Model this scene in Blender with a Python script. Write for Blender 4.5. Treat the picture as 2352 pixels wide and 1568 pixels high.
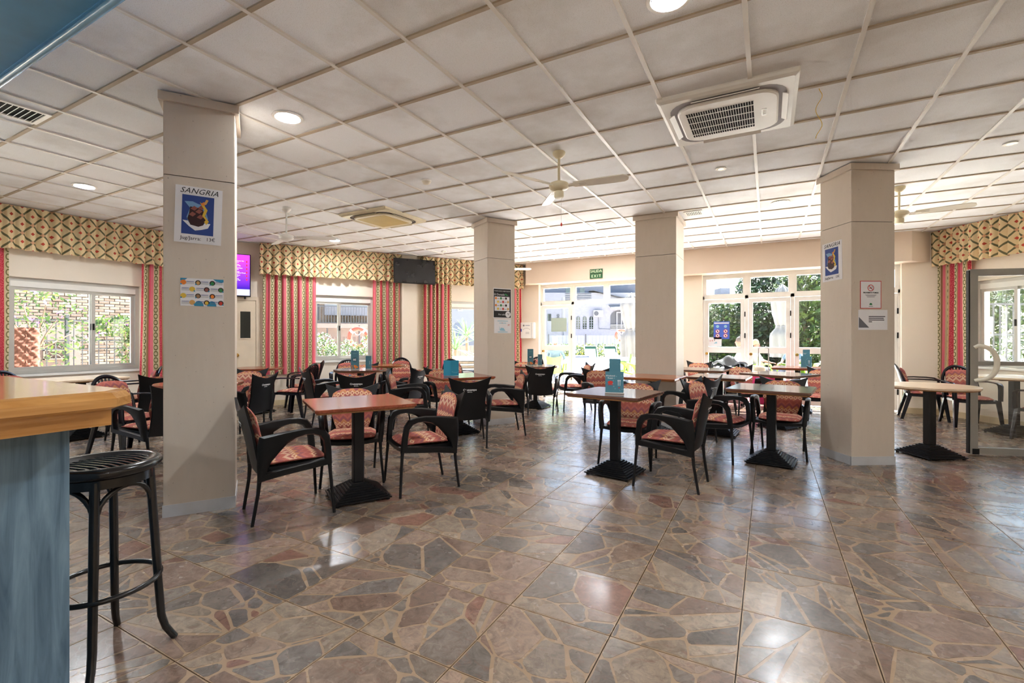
import bpy, bmesh, math, random
from mathutils import Vector, Matrix
S = bpy.context.scene
COL = S.collection
for o in list(bpy.data.objects):
    bpy.data.objects.remove(o)
PI = math.pi
R = math.radians
rnd = random.Random(7)

# ------------------------------------------------------------------ camera, sky, sun, exposure
YAW = R(28.5)
CS, SN = math.cos(YAW), math.sin(YAW)
FPX, CYP, CAMH, CEIL = 1084.0, 775.0, 1.31, 3.10
cam_d = bpy.data.cameras.new('camera')
cam = bpy.data.objects.new('camera', cam_d)
COL.objects.link(cam)
cam.location = (0, 0, CAMH)
cam.rotation_euler = (R(90), 0, YAW)
cam_d.sensor_width = 36.0
cam_d.sensor_fit = 'HORIZONTAL'
cam_d.lens = 36.0 * FPX / 2352.0
cam_d.shift_y = -(784 - CYP) / 2352.0
cam_d.clip_start = 0.02
cam_d.clip_end = 400
S.camera = cam

world = bpy.data.worlds.new('sky')
S.world = world
world.use_nodes = True
wn = world.node_tree
wn.nodes.clear()
w_out = wn.nodes.new('ShaderNodeOutputWorld')
w_bg = wn.nodes.new('ShaderNodeBackground')
w_sky = wn.nodes.new('ShaderNodeTexSky')
w_sky.sky_type = 'NISHITA'
w_sky.sun_disc = False
w_sky.sun_elevation = R(58)
w_sky.sun_rotation = R(12)
w_sky.air_density = 1.0
w_sky.dust_density = 1.2
w_sky.ozone_density = 1.0
w_bg.inputs['Strength'].default_value = 0.32
wn.links.new(w_sky.outputs[0], w_bg.inputs[0])
wn.links.new(w_bg.outputs[0], w_out.inputs[0])

sun_d = bpy.data.lights.new('sun', 'SUN')
sun = bpy.data.objects.new('sun', sun_d)
COL.objects.link(sun)
sun_d.energy = 22.0
sun_d.angle = R(0.6)
sun_d.color = (1.0, 0.98, 0.955)
SUN_DIR = Vector((0.12, 0.62, 0.95)).normalized()      # towards the sun: beyond the garden doors, high up
sun.rotation_euler = SUN_DIR.to_track_quat('Z', 'Y').to_euler()
sun.location = (2, 30, 40)

LAMP = 138.0            # radiance of a lit ceiling downlight
S.view_settings.view_transform = 'Standard'
S.view_settings.look = 'None'
S.view_settings.gamma = 1.0
S.view_settings.use_curve_mapping = False
S.view_settings.exposure = 2.25

# ------------------------------------------------------------------ mesh helpers
def link(o, parent=None):
    COL.objects.link(o)
    if parent is not None:
        o.parent = parent
    return o

def tag(o, label=None, cat=None, group=None, kind=None):
    if label: o['label'] = label
    if cat: o['category'] = cat
    if group: o['group'] = group
    if kind: o['kind'] = kind
    return o

def empty(name, loc=(0, 0, 0), rz=0.0, parent=None, label=None, cat=None, group=None, kind=None):
    o = bpy.data.objects.new(name, None)
    o.empty_display_size = 0.1
    o.location = loc
    o.rotation_euler = (0, 0, rz)
    link(o, parent)
    return tag(o, label, cat, group, kind)

def copy_tree(o, parent=None):
    c = o.copy()
    COL.objects.link(c)
    c.parent = parent
    for ch in list(o.children):
        copy_tree(ch, c)
    return c

class MB:
    def __init__(self):
        self.v, self.f, self.uv, self.c, self.m = [], [], [], [], []
        self.col = None
        self.mi = 0
    def face(self, idx, uv=None):
        self.f.append(tuple(idx)); self.uv.append(uv); self.c.append(self.col); self.m.append(self.mi)
    def add(self, vs):
        n = len(self.v); self.v.extend([tuple(p) for p in vs]); return n
    def box(self, x0, y0, z0, x1, y1, z1, M=None):
        p = [(x0,y0,z0),(x1,y0,z0),(x1,y1,z0),(x0,y1,z0),(x0,y0,z1),(x1,y0,z1),(x1,y1,z1),(x0,y1,z1)]
        if M is not None: p = [M @ Vector(q) for q in p]
        n = self.add(p)
        for q in ((0,3,2,1),(4,5,6,7),(0,1,5,4),(1,2,6,5),(2,3,7,6),(3,0,4,7)):
            self.face([n+i for i in q])
        return self
    def cbox(self, c, s, rz=0.0, M=None):
        m = Matrix.Translation(c) @ Matrix.Rotation(rz, 4, 'Z')
        if M is not None: m = m @ M
        return self.box(-s[0]/2,-s[1]/2,-s[2]/2,s[0]/2,s[1]/2,s[2]/2,m)
    def rbox(self, c, s, b, M=None):
        hx, hy, hz = s[0]/2, s[1]/2, s[2]/2
        rings = [(hx-b,hy-b,-hz),(hx,hy,-hz+b),(hx,hy,hz-b),(hx-b,hy-b,hz)]
        loops = []
        T = Matrix.Translation(c)
        if M is not None: T = T @ M
        for (ax, ay, z) in rings:
            k = b if ax == hx else b*0.5
            pts = [(-ax+k,-ay),(ax-k,-ay),(ax,-ay+k),(ax,ay-k),(ax-k,ay),(-ax+k,ay),(-ax,ay-k),(-ax,-ay+k)]
            loops.append(self.add([T @ Vector((x,y,z)) for x,y in pts]))
        self._loft(loops, 8)
        return self
    def _loft(self, loops, n, cap=True):
        for a, b in zip(loops, loops[1:]):
            for i in range(n):
                j = (i+1) % n
                self.face((a+i, a+j, b+j, b+i))
        if cap:
            self.face([loops[0]+i for i in reversed(range(n))])
            self.face([loops[-1]+i for i in range(n)])
    def prism(self, pts, z0, z1, M=None):
        n = len(pts)
        a = [Vector((x,y,z0)) for x,y in pts]; b = [Vector((x,y,z1)) for x,y in pts]
        if M is not None: a = [M@p for p in a]; b = [M@p for p in b]
        ia = self.add(a); ib = self.add(b)
        self._loft([ia, ib], n)
        return self
    def loft(self, secs, cap=True):
        loops = [self.add(s_) for s_ in secs]
        self._loft(loops, len(secs[0]), cap)
        return self
    def tube(self, pts, r, n=8, cap=True, closed=False):
        pts = [Vector(p) for p in pts]
        rs = r if isinstance(r, (list, tuple)) else [r]*len(pts)
        loops = []
        up = None
        N = len(pts)
        for i, p in enumerate(pts):
            if closed: d = pts[(i+1) % N] - pts[i-1]
            else: d = pts[min(i+1, N-1)] - pts[max(i-1, 0)]
            d.normalize()
            if up is None:
                up = Vector((0,0,1)) if abs(d.z) < 0.9 else Vector((1,0,0))
            sx = d.cross(up)
            if sx.length < 1e-5: sx = d.cross(Vector((0.3,1,0.2)))
            sx.normalize(); u2 = sx.cross(d).normalized(); up = u2
            loops.append(self.add([p + (sx*math.cos(2*PI*k/n) + u2*math.sin(2*PI*k/n))*rs[i] for k in range(n)]))
        if closed: loops.append(loops[0])
        self._loft(loops, n, cap and not closed)
        return self
    def lathe(self, prof, n=24, c=(0,0,0), M=None):
        loops = []
        for r_, z in prof:
            pts = [Vector((c[0]+r_*math.cos(2*PI*k/n), c[1]+r_*math.sin(2*PI*k/n), c[2]+z)) for k in range(n)]
            if M is not None: pts = [M@p for p in pts]
            loops.append(self.add(pts))
        self._loft(loops, n)
        return self
    def disc(self, c, r, n=20, M=None, ry=None):
        ry = ry or r
        pts = [Vector((c[0]+r*math.cos(2*PI*k/n), c[1]+ry*math.sin(2*PI*k/n), c[2])) for k in range(n)]
        if M is not None: pts = [M@p for p in pts]
        i = self.add(pts); self.face([i+k for k in range(n)])
        return self
    def grid(self, fn, nu, nv, uvfn=None, flip=False):
        n = self.add([fn(i/nu, j/nv) for j in range(nv+1) for i in range(nu+1)])
        for j in range(nv):
            for i in range(nu):
                q = [(i,j),(i+1,j),(i+1,j+1),(i,j+1)]
                if flip: q = q[::-1]
                self.face([n+b*(nu+1)+a for a,b in q], [uvfn(a/nu,b/nv) for a,b in q] if uvfn else None)
        return self
    def poly(self, pts, uv=None):
        n = self.add(pts); self.face([n+i for i in range(len(pts))], uv); return self
    def mesh(self, name, mat, smooth=None):
        me = bpy.data.meshes.new(name)
        me.from_pydata([tuple(p) for p in self.v], [], self.f)
        mats = mat if isinstance(mat, (list, tuple)) else [mat]
        for m_ in mats:
            if m_ is not None: me.materials.append(m_)
        if any(self.m): me.polygons.foreach_set('material_index', self.m)
        if any(u is not None for u in self.uv):
            ul = me.uv_layers.new(name='UVMap')
            flat = []
            for f_, u in zip(self.f, self.uv):
                for k in range(len(f_)):
                    flat.extend(u[k] if u is not None else (0.0, 0.0))
            ul.data.foreach_set('uv', flat)
        if any(c_ is not None for c_ in self.c):
            ca = me.color_attributes.new('Col', 'FLOAT_COLOR', 'CORNER')
            flat = []
            for f_, c_ in zip(self.f, self.c):
                c_ = c_ or (0.5,0.5,0.5)
                flat.extend((c_[0],c_[1],c_[2],1.0)*len(f_))
            ca.data.foreach_set('color', flat)
        me.update()
        if smooth is not None:
            me.polygons.foreach_set('use_smooth', [True]*len(me.polygons))
            me.set_sharp_from_angle(angle=R(smooth))
        return me
    def build(self, name, mat, parent=None, loc=(0,0,0), rz=0.0, smooth=None, label=None, cat=None, group=None, kind=None):
        o = bpy.data.objects.new(name, self.mesh(name, mat, smooth))
        o.location = loc
        o.rotation_euler = (0,0,rz) if not isinstance(rz, (tuple, list)) else rz
        link(o, parent)
        return tag(o, label, cat, group, kind)

def inst(name, me, parent, loc, rz=0.0):
    o = bpy.data.objects.new(name, me)
    o.location = loc
    o.rotation_euler = (0,0,rz)
    return link(o, parent)

def atD(u, D):
    r_ = (u-1176)*D/FPX
    return (r_*CS - D*SN, r_*SN + D*CS)

def project(x, y, z):
    d = -x*SN + y*CS
    if d < 0.05: return None
    return (1176 + FPX*(x*CS+y*SN)/d, CYP - FPX*(z-CAMH)/d, d)

_txt = {}
def text_mesh(body, size, mat, align='CENTER', shear=0.0, extr=0.0004, bold=0.0, spacing=1.0):
    key = (body, size, mat.name, align, shear, bold, spacing)
    if key in _txt: return _txt[key]
    cu = bpy.data.curves.new('lettering', 'FONT')
    cu.body = body; cu.size = size; cu.align_x = align; cu.align_y = 'CENTER'
    cu.shear = shear; cu.extrude = extr; cu.offset = bold; cu.resolution_u = 2
    cu.space_character = spacing
    ob = bpy.data.objects.new('lettering', cu)
    COL.objects.link(ob)
    dg = bpy.context.evaluated_depsgraph_get()
    me = bpy.data.meshes.new_from_object(ob.evaluated_get(dg))
    bpy.data.objects.remove(ob)
    bpy.data.curves.remove(cu)
    me.name = 'lettering'
    me.materials.clear(); me.materials.append(mat)
    _txt[key] = me
    return me

def text(body, size, mat, parent, loc, rot=(PI/2, 0, 0), name='lettering', **k):
    """lettering standing upright, read from the -Y side of its parent"""
    o = bpy.data.objects.new(name, text_mesh(body, size, mat, **k))
    o.location = loc
    o.rotation_euler = rot
    return link(o, parent)

# ------------------------------------------------------------------ materials
class NT:
    def __init__(self, name):
        self.mat = bpy.data.materials.new(name)
        self.mat.use_nodes = True
        self.t = self.mat.node_tree
        self.t.nodes.clear()
        self.out = self.t.nodes.new('ShaderNodeOutputMaterial')
    def n(self, ty, ins=None, out=0, **props):
        nd = self.t.nodes.new(ty)
        for k, v in props.items(): setattr(nd, k, v)
        for k, v in (ins or {}).items(): self.set(nd.inputs[k], v)
        return nd.outputs[out]
    def set(self, sock, v):
        if isinstance(v, bpy.types.NodeSocket): self.t.links.new(v, sock)
        elif isinstance(v, (tuple, list)) and sock.type == 'RGBA' and len(v) == 3: sock.default_value = (*v, 1.0)
        else: sock.default_value = v
    def math(self, op, a, b=0.0, c=0.0, clamp=False):
        return self.n('ShaderNodeMath', {0: a, 1: b, 2: c}, operation=op, use_clamp=clamp)
    def mix(self, fac, a, b, mode='MIX'):
        return self.n('ShaderNodeMix', {'Factor': fac, 6: a, 7: b}, out=2, data_type='RGBA', blend_type=mode)
    def coord(self, which='Object'):
        return self.n('ShaderNodeTexCoord', out={'Generated':0,'Normal':1,'UV':2,'Object':3}[which])
    def pos(self):
        return self.n('ShaderNodeNewGeometry', out=0)
    def mapv(self, vec, scale=(1,1,1), rot=(0,0,0)):
        return self.n('ShaderNodeMapping', {'Vector': vec, 'Scale': scale, 'Rotation': rot})
    def noise(self, vec, scale, detail=3, rough=0.55, dist=0.0, out=0):
        return self.n('ShaderNodeTexNoise', {'Vector': vec, 'Scale': scale, 'Detail': detail, 'Roughness': rough, 'Distortion': dist}, out=out)
    def ramp(self, fac, stops, interp='LINEAR'):
        nd = self.t.nodes.new('ShaderNodeValToRGB')
        nd.color_ramp.interpolation = interp
        el = nd.color_ramp.elements
        while len(el) > 1: el.remove(el[-1])
        el[0].position = stops[0][0]; el[0].color = (*stops[0][1], 1)
        for p, c_ in stops[1:]:
            e = el.new(p); e.color = (*c_, 1)
        self.set(nd.inputs[0], fac)
        return nd.outputs[0]
    def uvsplit(self, which='UV'):
        nd = self.t.nodes.new('ShaderNodeSeparateXYZ')
        self.set(nd.inputs[0], self.coord(which) if which != 'pos' else self.pos())
        return nd.outputs[0], nd.outputs[1], nd.outputs[2]
    def bump(self, h, strength=0.2, dist=0.01):
        return self.n('ShaderNodeBump', {'Height': h, 'Strength': strength, 'Distance': dist})
    def done(self, base, rough=0.5, metal=0.0, spec=0.5, normal=None, **extra):
        b = self.t.nodes.new('ShaderNodeBsdfPrincipled')
        self.set(b.inputs['Base Color'], base); self.set(b.inputs['Roughness'], rough)
        self.set(b.inputs['Metallic'], metal); self.set(b.inputs['Specular IOR Level'], spec)
        if normal is not None: self.set(b.inputs['Normal'], normal)
        for k, v in extra.items(): self.set(b.inputs[k.replace('_', ' ')], v)
        self.t.links.new(b.outputs[0], self.out.inputs[0])
        return self.mat

def srgb(r_, g, b):
    f = lambda c_: (c_/255/12.92) if c_/255 <= 0.04045 else ((c_/255+0.055)/1.055)**2.4
    return (f(r_), f(g), f(b))

def plain(name, col, rough=0.5, metal=0.0, spec=0.5, var=0.08, scale=6.0, **extra):
    t = NT(name)
    nz = t.noise(t.pos(), scale, 4)
    c1 = tuple(min(1, x*(1+var)) for x in col); c0 = tuple(x*(1-var) for x in col)
    return t.done(t.ramp(nz, [(0.3, c0), (0.7, c1)]), rough, metal, spec, **extra)

def emis(name, col, st):
    t = NT(name)
    e = t.n('ShaderNodeEmission', {'Color': col, 'Strength': st})
    t.t.links.new(e, t.out.inputs[0])
    return t.mat

M = {}
def make_materials():
    # plaster walls
    t = NT('plaster')
    p = t.pos(); nz = t.noise(p, 60, 4); big = t.noise(p, 1.2, 3)
    M['wall'] = t.done(t.mix(big, srgb(232,220,202), srgb(238,226,210)), 0.85, normal=t.bump(nz, 0.25, 0.006))
    t = NT('soffit_paint')
    M['soffit'] = t.done(t.mix(t.noise(t.pos(), 2, 3), srgb(226,206,186), srgb(232,213,194)), 0.8)
    # pillar panels
    t = NT('pillar_panel')
    p = t.pos(); sc = t.noise(t.mapv(p, (6,6,1.2)), 3, 5, 0.7)
    spots = t.math('GREATER_THAN', t.noise(p, 55, 2), 0.735)
    base = t.mix(sc, srgb(204,190,174), srgb(214,201,186))
    M['pillar'] = t.done(t.mix(t.math('MULTIPLY', spots, 0.5), base, srgb(120,106,92)), 0.45, spec=0.4)
    M['skirt'] = plain('skirting_metal', srgb(206,208,212), 0.35, 0.3)
    M['seam'] = plain('dark_seam', srgb(70,60,50), 0.8)
    # ceiling tile
    t = NT('ceiling_tile')
    p = t.pos()
    pit = t.noise(p, 230, 2, 0.6); pits = t.ramp(pit, [(0.33, (0.74,0.72,0.70)), (0.42, (1,1,1))])
    st = t.ramp(t.noise(p, 1.1, 5, 0.62), [(0.32, srgb(224,223,222)), (0.52, srgb(244,246,249))])
    M['ctile'] = t.done(t.mix(1.0, st, pits, 'MULTIPLY'), 0.95, spec=0.2, normal=t.bump(pit, 0.35, 0.004))
    M['cbar'] = plain('ceiling_grid_metal', srgb(226,222,215), 0.45, var=0.04)
    M['crossbar'] = plain('shade_toned_cross_tee', srgb(176,160,138), 0.6, var=0.05)  # cross tees toned darker: their shaded side is painted into the colour
    M['outlet'] = plain('outlet_grey', srgb(140,134,134), 0.6)
    M['void'] = plain('dark_void', (0.012,0.012,0.012), 0.9)
    # floor stones
    t = NT('flagstone')
    at = t.n('ShaderNodeAttribute', attribute_name='Col')
    p = t.pos()
    n1 = t.noise(p, 16, 10, 0.76, 1.0); n2 = t.noise(t.mapv(p, (1,2.6,1), (0,0,0.7)), 9, 5, 0.7, 1.5)
    c = t.mix(1.0, at, t.ramp(n1, [(0.36, (0.60,0.585,0.57)), (0.5, (1.0,0.985,0.97)), (0.64, (1.36,1.33,1.29))]), 'MULTIPLY')
    c = t.mix(t.math('MULTIPLY', t.ramp(n2, [(0.56, (0,0,0)), (0.66, (1,1,1))]), 0.5), c, srgb(112,78,66))
    vein = t.n('ShaderNodeTexVoronoi', {'Vector': t.n('ShaderNodeVectorMath', {0: t.mapv(p, (3,7,3), (0,0,0.4)), 1: t.noise(p, 6, 3, out=1)}, operation='ADD'), 'Scale': 1.0}, feature='DISTANCE_TO_EDGE')
    vm = t.math('MULTIPLY', t.math('LESS_THAN', vein, 0.012), t.math('GREATER_THAN', t.noise(p, 5, 2), 0.52))
    c = t.mix(t.math('MULTIPLY', vm, 0.1), c, srgb(205,190,172))
    rg = t.ramp(t.noise(p, 3.5, 4, 0.6), [(0.3, (0.18,)*3), (0.7, (0.32,)*3)])
    M['stone'] = t.done(c, rg, spec=0.55, normal=t.bump(t.noise(p, 9, 3), 0.035, 0.01))
    t = NT('terrazzo_grout')
    p = t.pos()
    M['grout'] = t.done(t.mix(t.noise(p, 40, 4), srgb(140,116,92), srgb(156,131,106)), t.ramp(t.noise(p, 3.5, 4, 0.6), [(0.3, (0.2,)*3), (0.7, (0.34,)*3)]), spec=0.5)
    M['joint'] = plain('floor_joint', srgb(62,48,38), 0.6)
    # black plastic etc
    M['black'] = plain('black_plastic', (0.006,0.006,0.0065), 0.42, spec=0.28, var=0.2)
    M['resin'] = plain('dark_resin', (0.006,0.006,0.010), 0.25, spec=0.4, var=0.2)
    M['blackmetal'] = plain('black_metal', (0.006,0.006,0.007), 0.36, spec=0.3, var=0.2)
    M['stool'] = plain('stool_lacquer', (0.008,0.008,0.008), 0.2, spec=0.6, var=0.2)
    M['lime'] = plain('lime_plastic', srgb(84,112,14), 0.4)
    M['logo'] = plain('logo_white', (0.75,0.75,0.75), 0.5, var=0.02)
    # cushion fabric
    t = NT('cushion_ikat')
    u, v, _ = t.uvsplit()
    tri = t.math('PINGPONG', u, 0.042)
    stp = t.math('MULTIPLY', t.math('FLOOR', t.math('MULTIPLY', tri, 110)), 1/110)
    vv = t.math('FRACT', t.math('MULTIPLY', t.math('ADD', v, stp), 3.4))
    c = t.ramp(vv, [(0.0, srgb(158,68,62)), (0.14, srgb(196,116,84)), (0.24, srgb(136,60,70)), (0.36, srgb(170,82,70)), (0.50, srgb(214,178,150)), (0.60, srgb(150,68,68)), (0.72, srgb(188,124,74)), (0.82, srgb(130,60,78)), (0.92, srgb(176,88,80))], 'CONSTANT')
    du = t.math('SUBTRACT', t.math('PINGPONG', u, 0.045), 0.0225)
    dv = t.math('SUBTRACT', t.math('PINGPONG', t.math('ADD', v, 0.03), 0.147), 0.0735)
    dd = t.math('ADD', t.math('ABSOLUTE', du), t.math('ABSOLUTE', dv))
    hexm = t.math('LESS_THAN', dd, 0.024); hexi = t.math('LESS_THAN', dd, 0.010)
    c = t.mix(t.math('MULTIPLY', hexm, 0.85), c, srgb(228,198,158)); c = t.mix(hexi, c, srgb(150,50,52))
    nz = t.noise(t.coord('UV'), 180, 2)
    c = t.mix(0.3, c, t.mix(nz, srgb(110,50,52), srgb(220,168,146)))
    M['cushion'] = t.done(c, 0.9, spec=0.15, normal=t.bump(t.noise(t.coord('UV'), 26, 3), 0.5, 0.008))
    # woods
    def wood(name, c0, c1, rough, axis=(1,14,14), spec=0.5, coat=0.0):
        t = NT(name)
        nz = t.noise(t.mapv(t.coord('Object'), axis), 3.0, 6, 0.6, 0.8)
        M[name] = t.done(t.ramp(nz, [(0.3, c0), (0.7, c1)]), rough, spec=spec, Coat_Weight=coat, Coat_Roughness=0.05)
    wood('table_red', srgb(112,52,34), srgb(146,74,48), 0.18)
    wood('table_dark', srgb(82,54,44), srgb(108,74,60), 0.12)
    wood('table_pale', srgb(214,190,160), srgb(230,208,180), 0.25)
    wood('table_brown', srgb(132,72,40), srgb(164,96,56), 0.2)
    wood('edge_wood', srgb(136,92,52), srgb(170,120,72), 0.4)
    wood('bar_oak', srgb(168,116,60), srgb(206,154,92), 0.13, (14,0.9,14))
    wood('bar_blue', srgb(56,82,102), srgb(112,138,156), 0.5, (9,9,0.7))
    M['canopy'] = plain('canopy_blue', srgb(78,150,206), 0.5)
    M['canopy_edge'] = plain('canopy_edge_blue', srgb(120,172,214), 0.25)
    M['chrome'] = plain('chrome', (0.75,0.76,0.78), 0.12, 1.0, var=0.02)
    M['alu'] = plain('anodised_aluminium', srgb(196,194,188), 0.35, 0.35, var=0.04)
    M['alu_grey'] = plain('grey_aluminium', srgb(158,156,150), 0.4, 0.4, var=0.04)
    M['white'] = plain('white_paint', srgb(238,236,230), 0.4, var=0.03)
    M['offwhite'] = plain('offwhite_plastic', srgb(228,222,206), 0.4, var=0.03)
    M['ivory'] = plain('aged_ivory', srgb(218,206,174), 0.45, var=0.05)
    M['yellowed'] = plain('yellowed_grille', srgb(190,164,96), 0.6, var=0.06)
    M['doorpaint'] = plain('cream_door', srgb(224,208,184), 0.5, var=0.04)
    M['brass'] = plain('brass', srgb(206,164,84), 0.22, 1.0, var=0.05)
    M['darkglass'] = plain('dark_glass', (0.012,0.016,0.014), 0.06, spec=0.7)
    M['paper'] = plain('paper', srgb(232,230,232), 0.7, var=0.02)
    M['screen'] = plain('tv_black', (0.014,0.014,0.015), 0.13, spec=0.5, var=0.05)
    # glass panes
    t = NT('pane_glass')
    fr = t.n('ShaderNodeFresnel', {'IOR': 1.45})
    tr = t.n('ShaderNodeBsdfTransparent', {'Color': (0.955,0.975,0.965,1)})
    gl = t.n('ShaderNodeBsdfGlossy', {'Color': (1,1,1,1), 'Roughness': 0.0})
    mx = t.n('ShaderNodeMixShader', {0: t.math('MULTIPLY', fr, 0.8), 1: tr, 2: gl})
    t.t.links.new(mx, t.out.inputs[0]); M['glass'] = t.mat
    t = NT('tinted_film')
    M['film'] = t.done(srgb(168,186,176), 0.5)
    # valance fabric
    t = NT('valance_fabric')
    u, v, _ = t.uvsplit()
    a = t.math('FRACT', t.math('ADD', t.math('MULTIPLY', u, 3.6), t.math('MULTIPLY', v, 4.2)))
    b = t.math('FRACT', t.math('SUBTRACT', t.math('MULTIPLY', u, 3.6), t.math('MULTIPLY', v, 4.2)))
    la = t.math('ABSOLUTE', t.math('SUBTRACT', a, 0.5)); lb = t.math('ABSOLUTE', t.math('SUBTRACT', b, 0.5))
    line = t.math('MAXIMUM', t.math('GREATER_THAN', la, 0.43), t.math('GREATER_THAN', lb, 0.43))
    xs = t.math('MULTIPLY', t.math('GREATER_THAN', la, 0.38), t.math('GREATER_THAN', lb, 0.38))
    dot = t.math('MULTIPLY', t.math('LESS_THAN', la, 0.10), t.math('LESS_THAN', lb, 0.10))
    c = t.mix(line, srgb(236,214,168), srgb(112,108,78)); c = t.mix(xs, c, srgb(220,168,130)); c = t.mix(dot, c, srgb(196,72,56))
    pr = t.t.nodes.new('ShaderNodeBsdfPrincipled'); t.set(pr.inputs['Base Color'], c); pr.inputs['Roughness'].default_value = 0.9
    tl = t.n('ShaderNodeBsdfTranslucent', {'Color': c})
    t.t.links.new(t.n('ShaderNodeMixShader', {0: 0.22, 1: pr.outputs[0], 2: tl}), t.out.inputs[0]); M['valance'] = t.mat
    # curtain fabric
    t = NT('curtain_stripe')
    u, v, _ = t.uvsplit()
    fu = t.math('FRACT', t.math('MULTIPLY', u, 1/0.48))
    base = t.ramp(fu, [(0.0, srgb(232,124,138)), (0.17, srgb(222,206,160)), (0.205, srgb(222,212,176)), (0.40, srgb(214,176,132)), (0.45, srgb(196,40,62)), (0.64, srgb(222,206,160)), (0.67, srgb(222,212,176)), (0.86, srgb(170,132,92)), (0.92, srgb(226,86,110))], 'CONSTANT')
    def ring(cx):
        x = t.math('MULTIPLY', t.math('SUBTRACT', fu, cx), 0.48/0.036)
        y = t.math('MULTIPLY', t.math('SUBTRACT', t.math('FRACT', t.math('MULTIPLY', v, 1/0.105)), 0.5), 2.3)
        d = t.math('SQRT', t.math('ADD', t.math('MULTIPLY', x, x), t.math('MULTIPLY', y, y)))
        return t.math('LESS_THAN', t.math('ABSOLUTE', t.math('SUBTRACT', d, 0.82)), 0.22)
    rg = t.math('MAXIMUM', ring(0.302), ring(0.765))
    c = t.mix(rg, base, srgb(126,124,76))
    nz = t.noise(t.mapv(t.coord('UV'), (1,1,1)), 70, 2)
    isred = t.math('MULTIPLY', t.math('GREATER_THAN', fu, 0.45), t.math('LESS_THAN', fu, 0.64))
    c = t.mix(t.math('MULTIPLY', isred, t.math('GREATER_THAN', nz, 0.52)), c, srgb(228,112,124))
    pr = t.t.nodes.new('ShaderNodeBsdfPrincipled'); t.set(pr.inputs['Base Color'], c); pr.inputs['Roughness'].default_value = 0.8
    tl = t.n('ShaderNodeBsdfTranslucent', {'Color': c})
    t.t.links.new(t.n('ShaderNodeMixShader', {0: 0.3, 1: pr.outputs[0], 2: tl}), t.out.inputs[0]); M['curtain'] = t.mat
    # lights / screens
    M['lamp_on'] = emis('downlight_glow', (0.93, 0.97, 1.0), LAMP)
    M['lamp_dim'] = emis('small_spot_glow', (1.0, 0.82, 0.5), 1.6)
    t = NT('menu_screen')
    _, _, z = t.uvsplit('Object')
    cr = t.ramp(t.math('ADD', t.math('MULTIPLY', z, 1.25), 0.5), [(0.0, srgb(206,204,250)), (0.17, srgb(206,204,250)), (0.175, srgb(60,34,170)), (0.45, srgb(146,60,232)), (0.8, srgb(196,70,246)), (1.0, srgb(214,72,240))])
    e = t.n('ShaderNodeEmission', {'Color': cr, 'Strength': 0.36}); t.t.links.new(e, t.out.inputs[0]); M['menu_screen'] = t.mat
    M['red_glow'] = emis('screen_red', srgb(235,40,50), 0.5)
    M['white_glow'] = emis('screen_white', (1,1,1), 0.5)
    # prints
    for k, c_ in dict(ink=(20,20,22), inkgrey=(110,110,116), blue_print=(38,66,140), wine=(52,18,18), wine2=(150,84,72), lemon=(226,188,66), orange_p=(232,130,40),
                      green_p=(40,130,70), red_p=(200,50,40), teal=(70,122,138), teal_dark=(52,98,114), teal_bright=(20,126,156), sky_p=(40,140,180), cork=(160,120,80),
                      exit_green=(34,92,52), exit_pale=(214,226,190), black_p=(22,20,18), tan_p=(210,160,90), sign_blue=(70,102,196), pale_blue=(150,198,214), jugglass=(120,160,200),
                      pink_case=(232,178,186), magenta=(214,52,110), hatbeige=(206,194,176), grey_cloth=(84,88,92), coral=(150,48,28), socket=(236,232,222), lilac=(214,196,214)).items():
        M[k] = plain(k, srgb(*c_), 0.6, var=0.04)
make_materials()

# ------------------------------------------------------------------ room plan
A33 = R(33)
S33, C33 = math.sin(A33), math.cos(A33)
PLANES = [(-1,0,9.1), (-C33,S33, C33*9.1+S33*4.75), (0,1,10.62), (C33,S33, C33*2.5+S33*10.62), (1,0,6.0), (0,-1,4.0)]

def clip(poly, planes):
    for nx, ny, d in planes:
        out = []
        for i in range(len(poly)):
            p, q = poly[i], poly[(i+1) % len(poly)]
            a, b = nx*p[0]+ny*p[1]-d, nx*q[0]+ny*q[1]-d
            if a <= 1e-9: out.append(p)
            if (a < -1e-9 and b > 1e-9) or (a > 1e-9 and b < -1e-9):
                k = a/(a-b); out.append((p[0]+(q[0]-p[0])*k, p[1]+(q[1]-p[1])*k))
        poly = out
        if len(poly) < 3: return []
    return poly

def parea(poly):
    return 0.5*abs(sum(poly[i][0]*poly[(i+1)%len(poly)][1]-poly[(i+1)%len(poly)][0]*poly[i][1] for i in range(len(poly))))

def seen_area(poly, z):
    pr = [project(x, y, z) for x, y in poly]
    if any(p is None for p in pr): return 0.0
    if max(p[0] for p in pr) < 0 or min(p[0] for p in pr) > 2352 or max(p[1] for p in pr) < 0 or min(p[1] for p in pr) > 1568: return 0.0
    return parea([(p[0], p[1]) for p in pr])

ROOM = clip([(-20,-20),(20,-20),(20,20),(-20,20)], PLANES)

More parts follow.
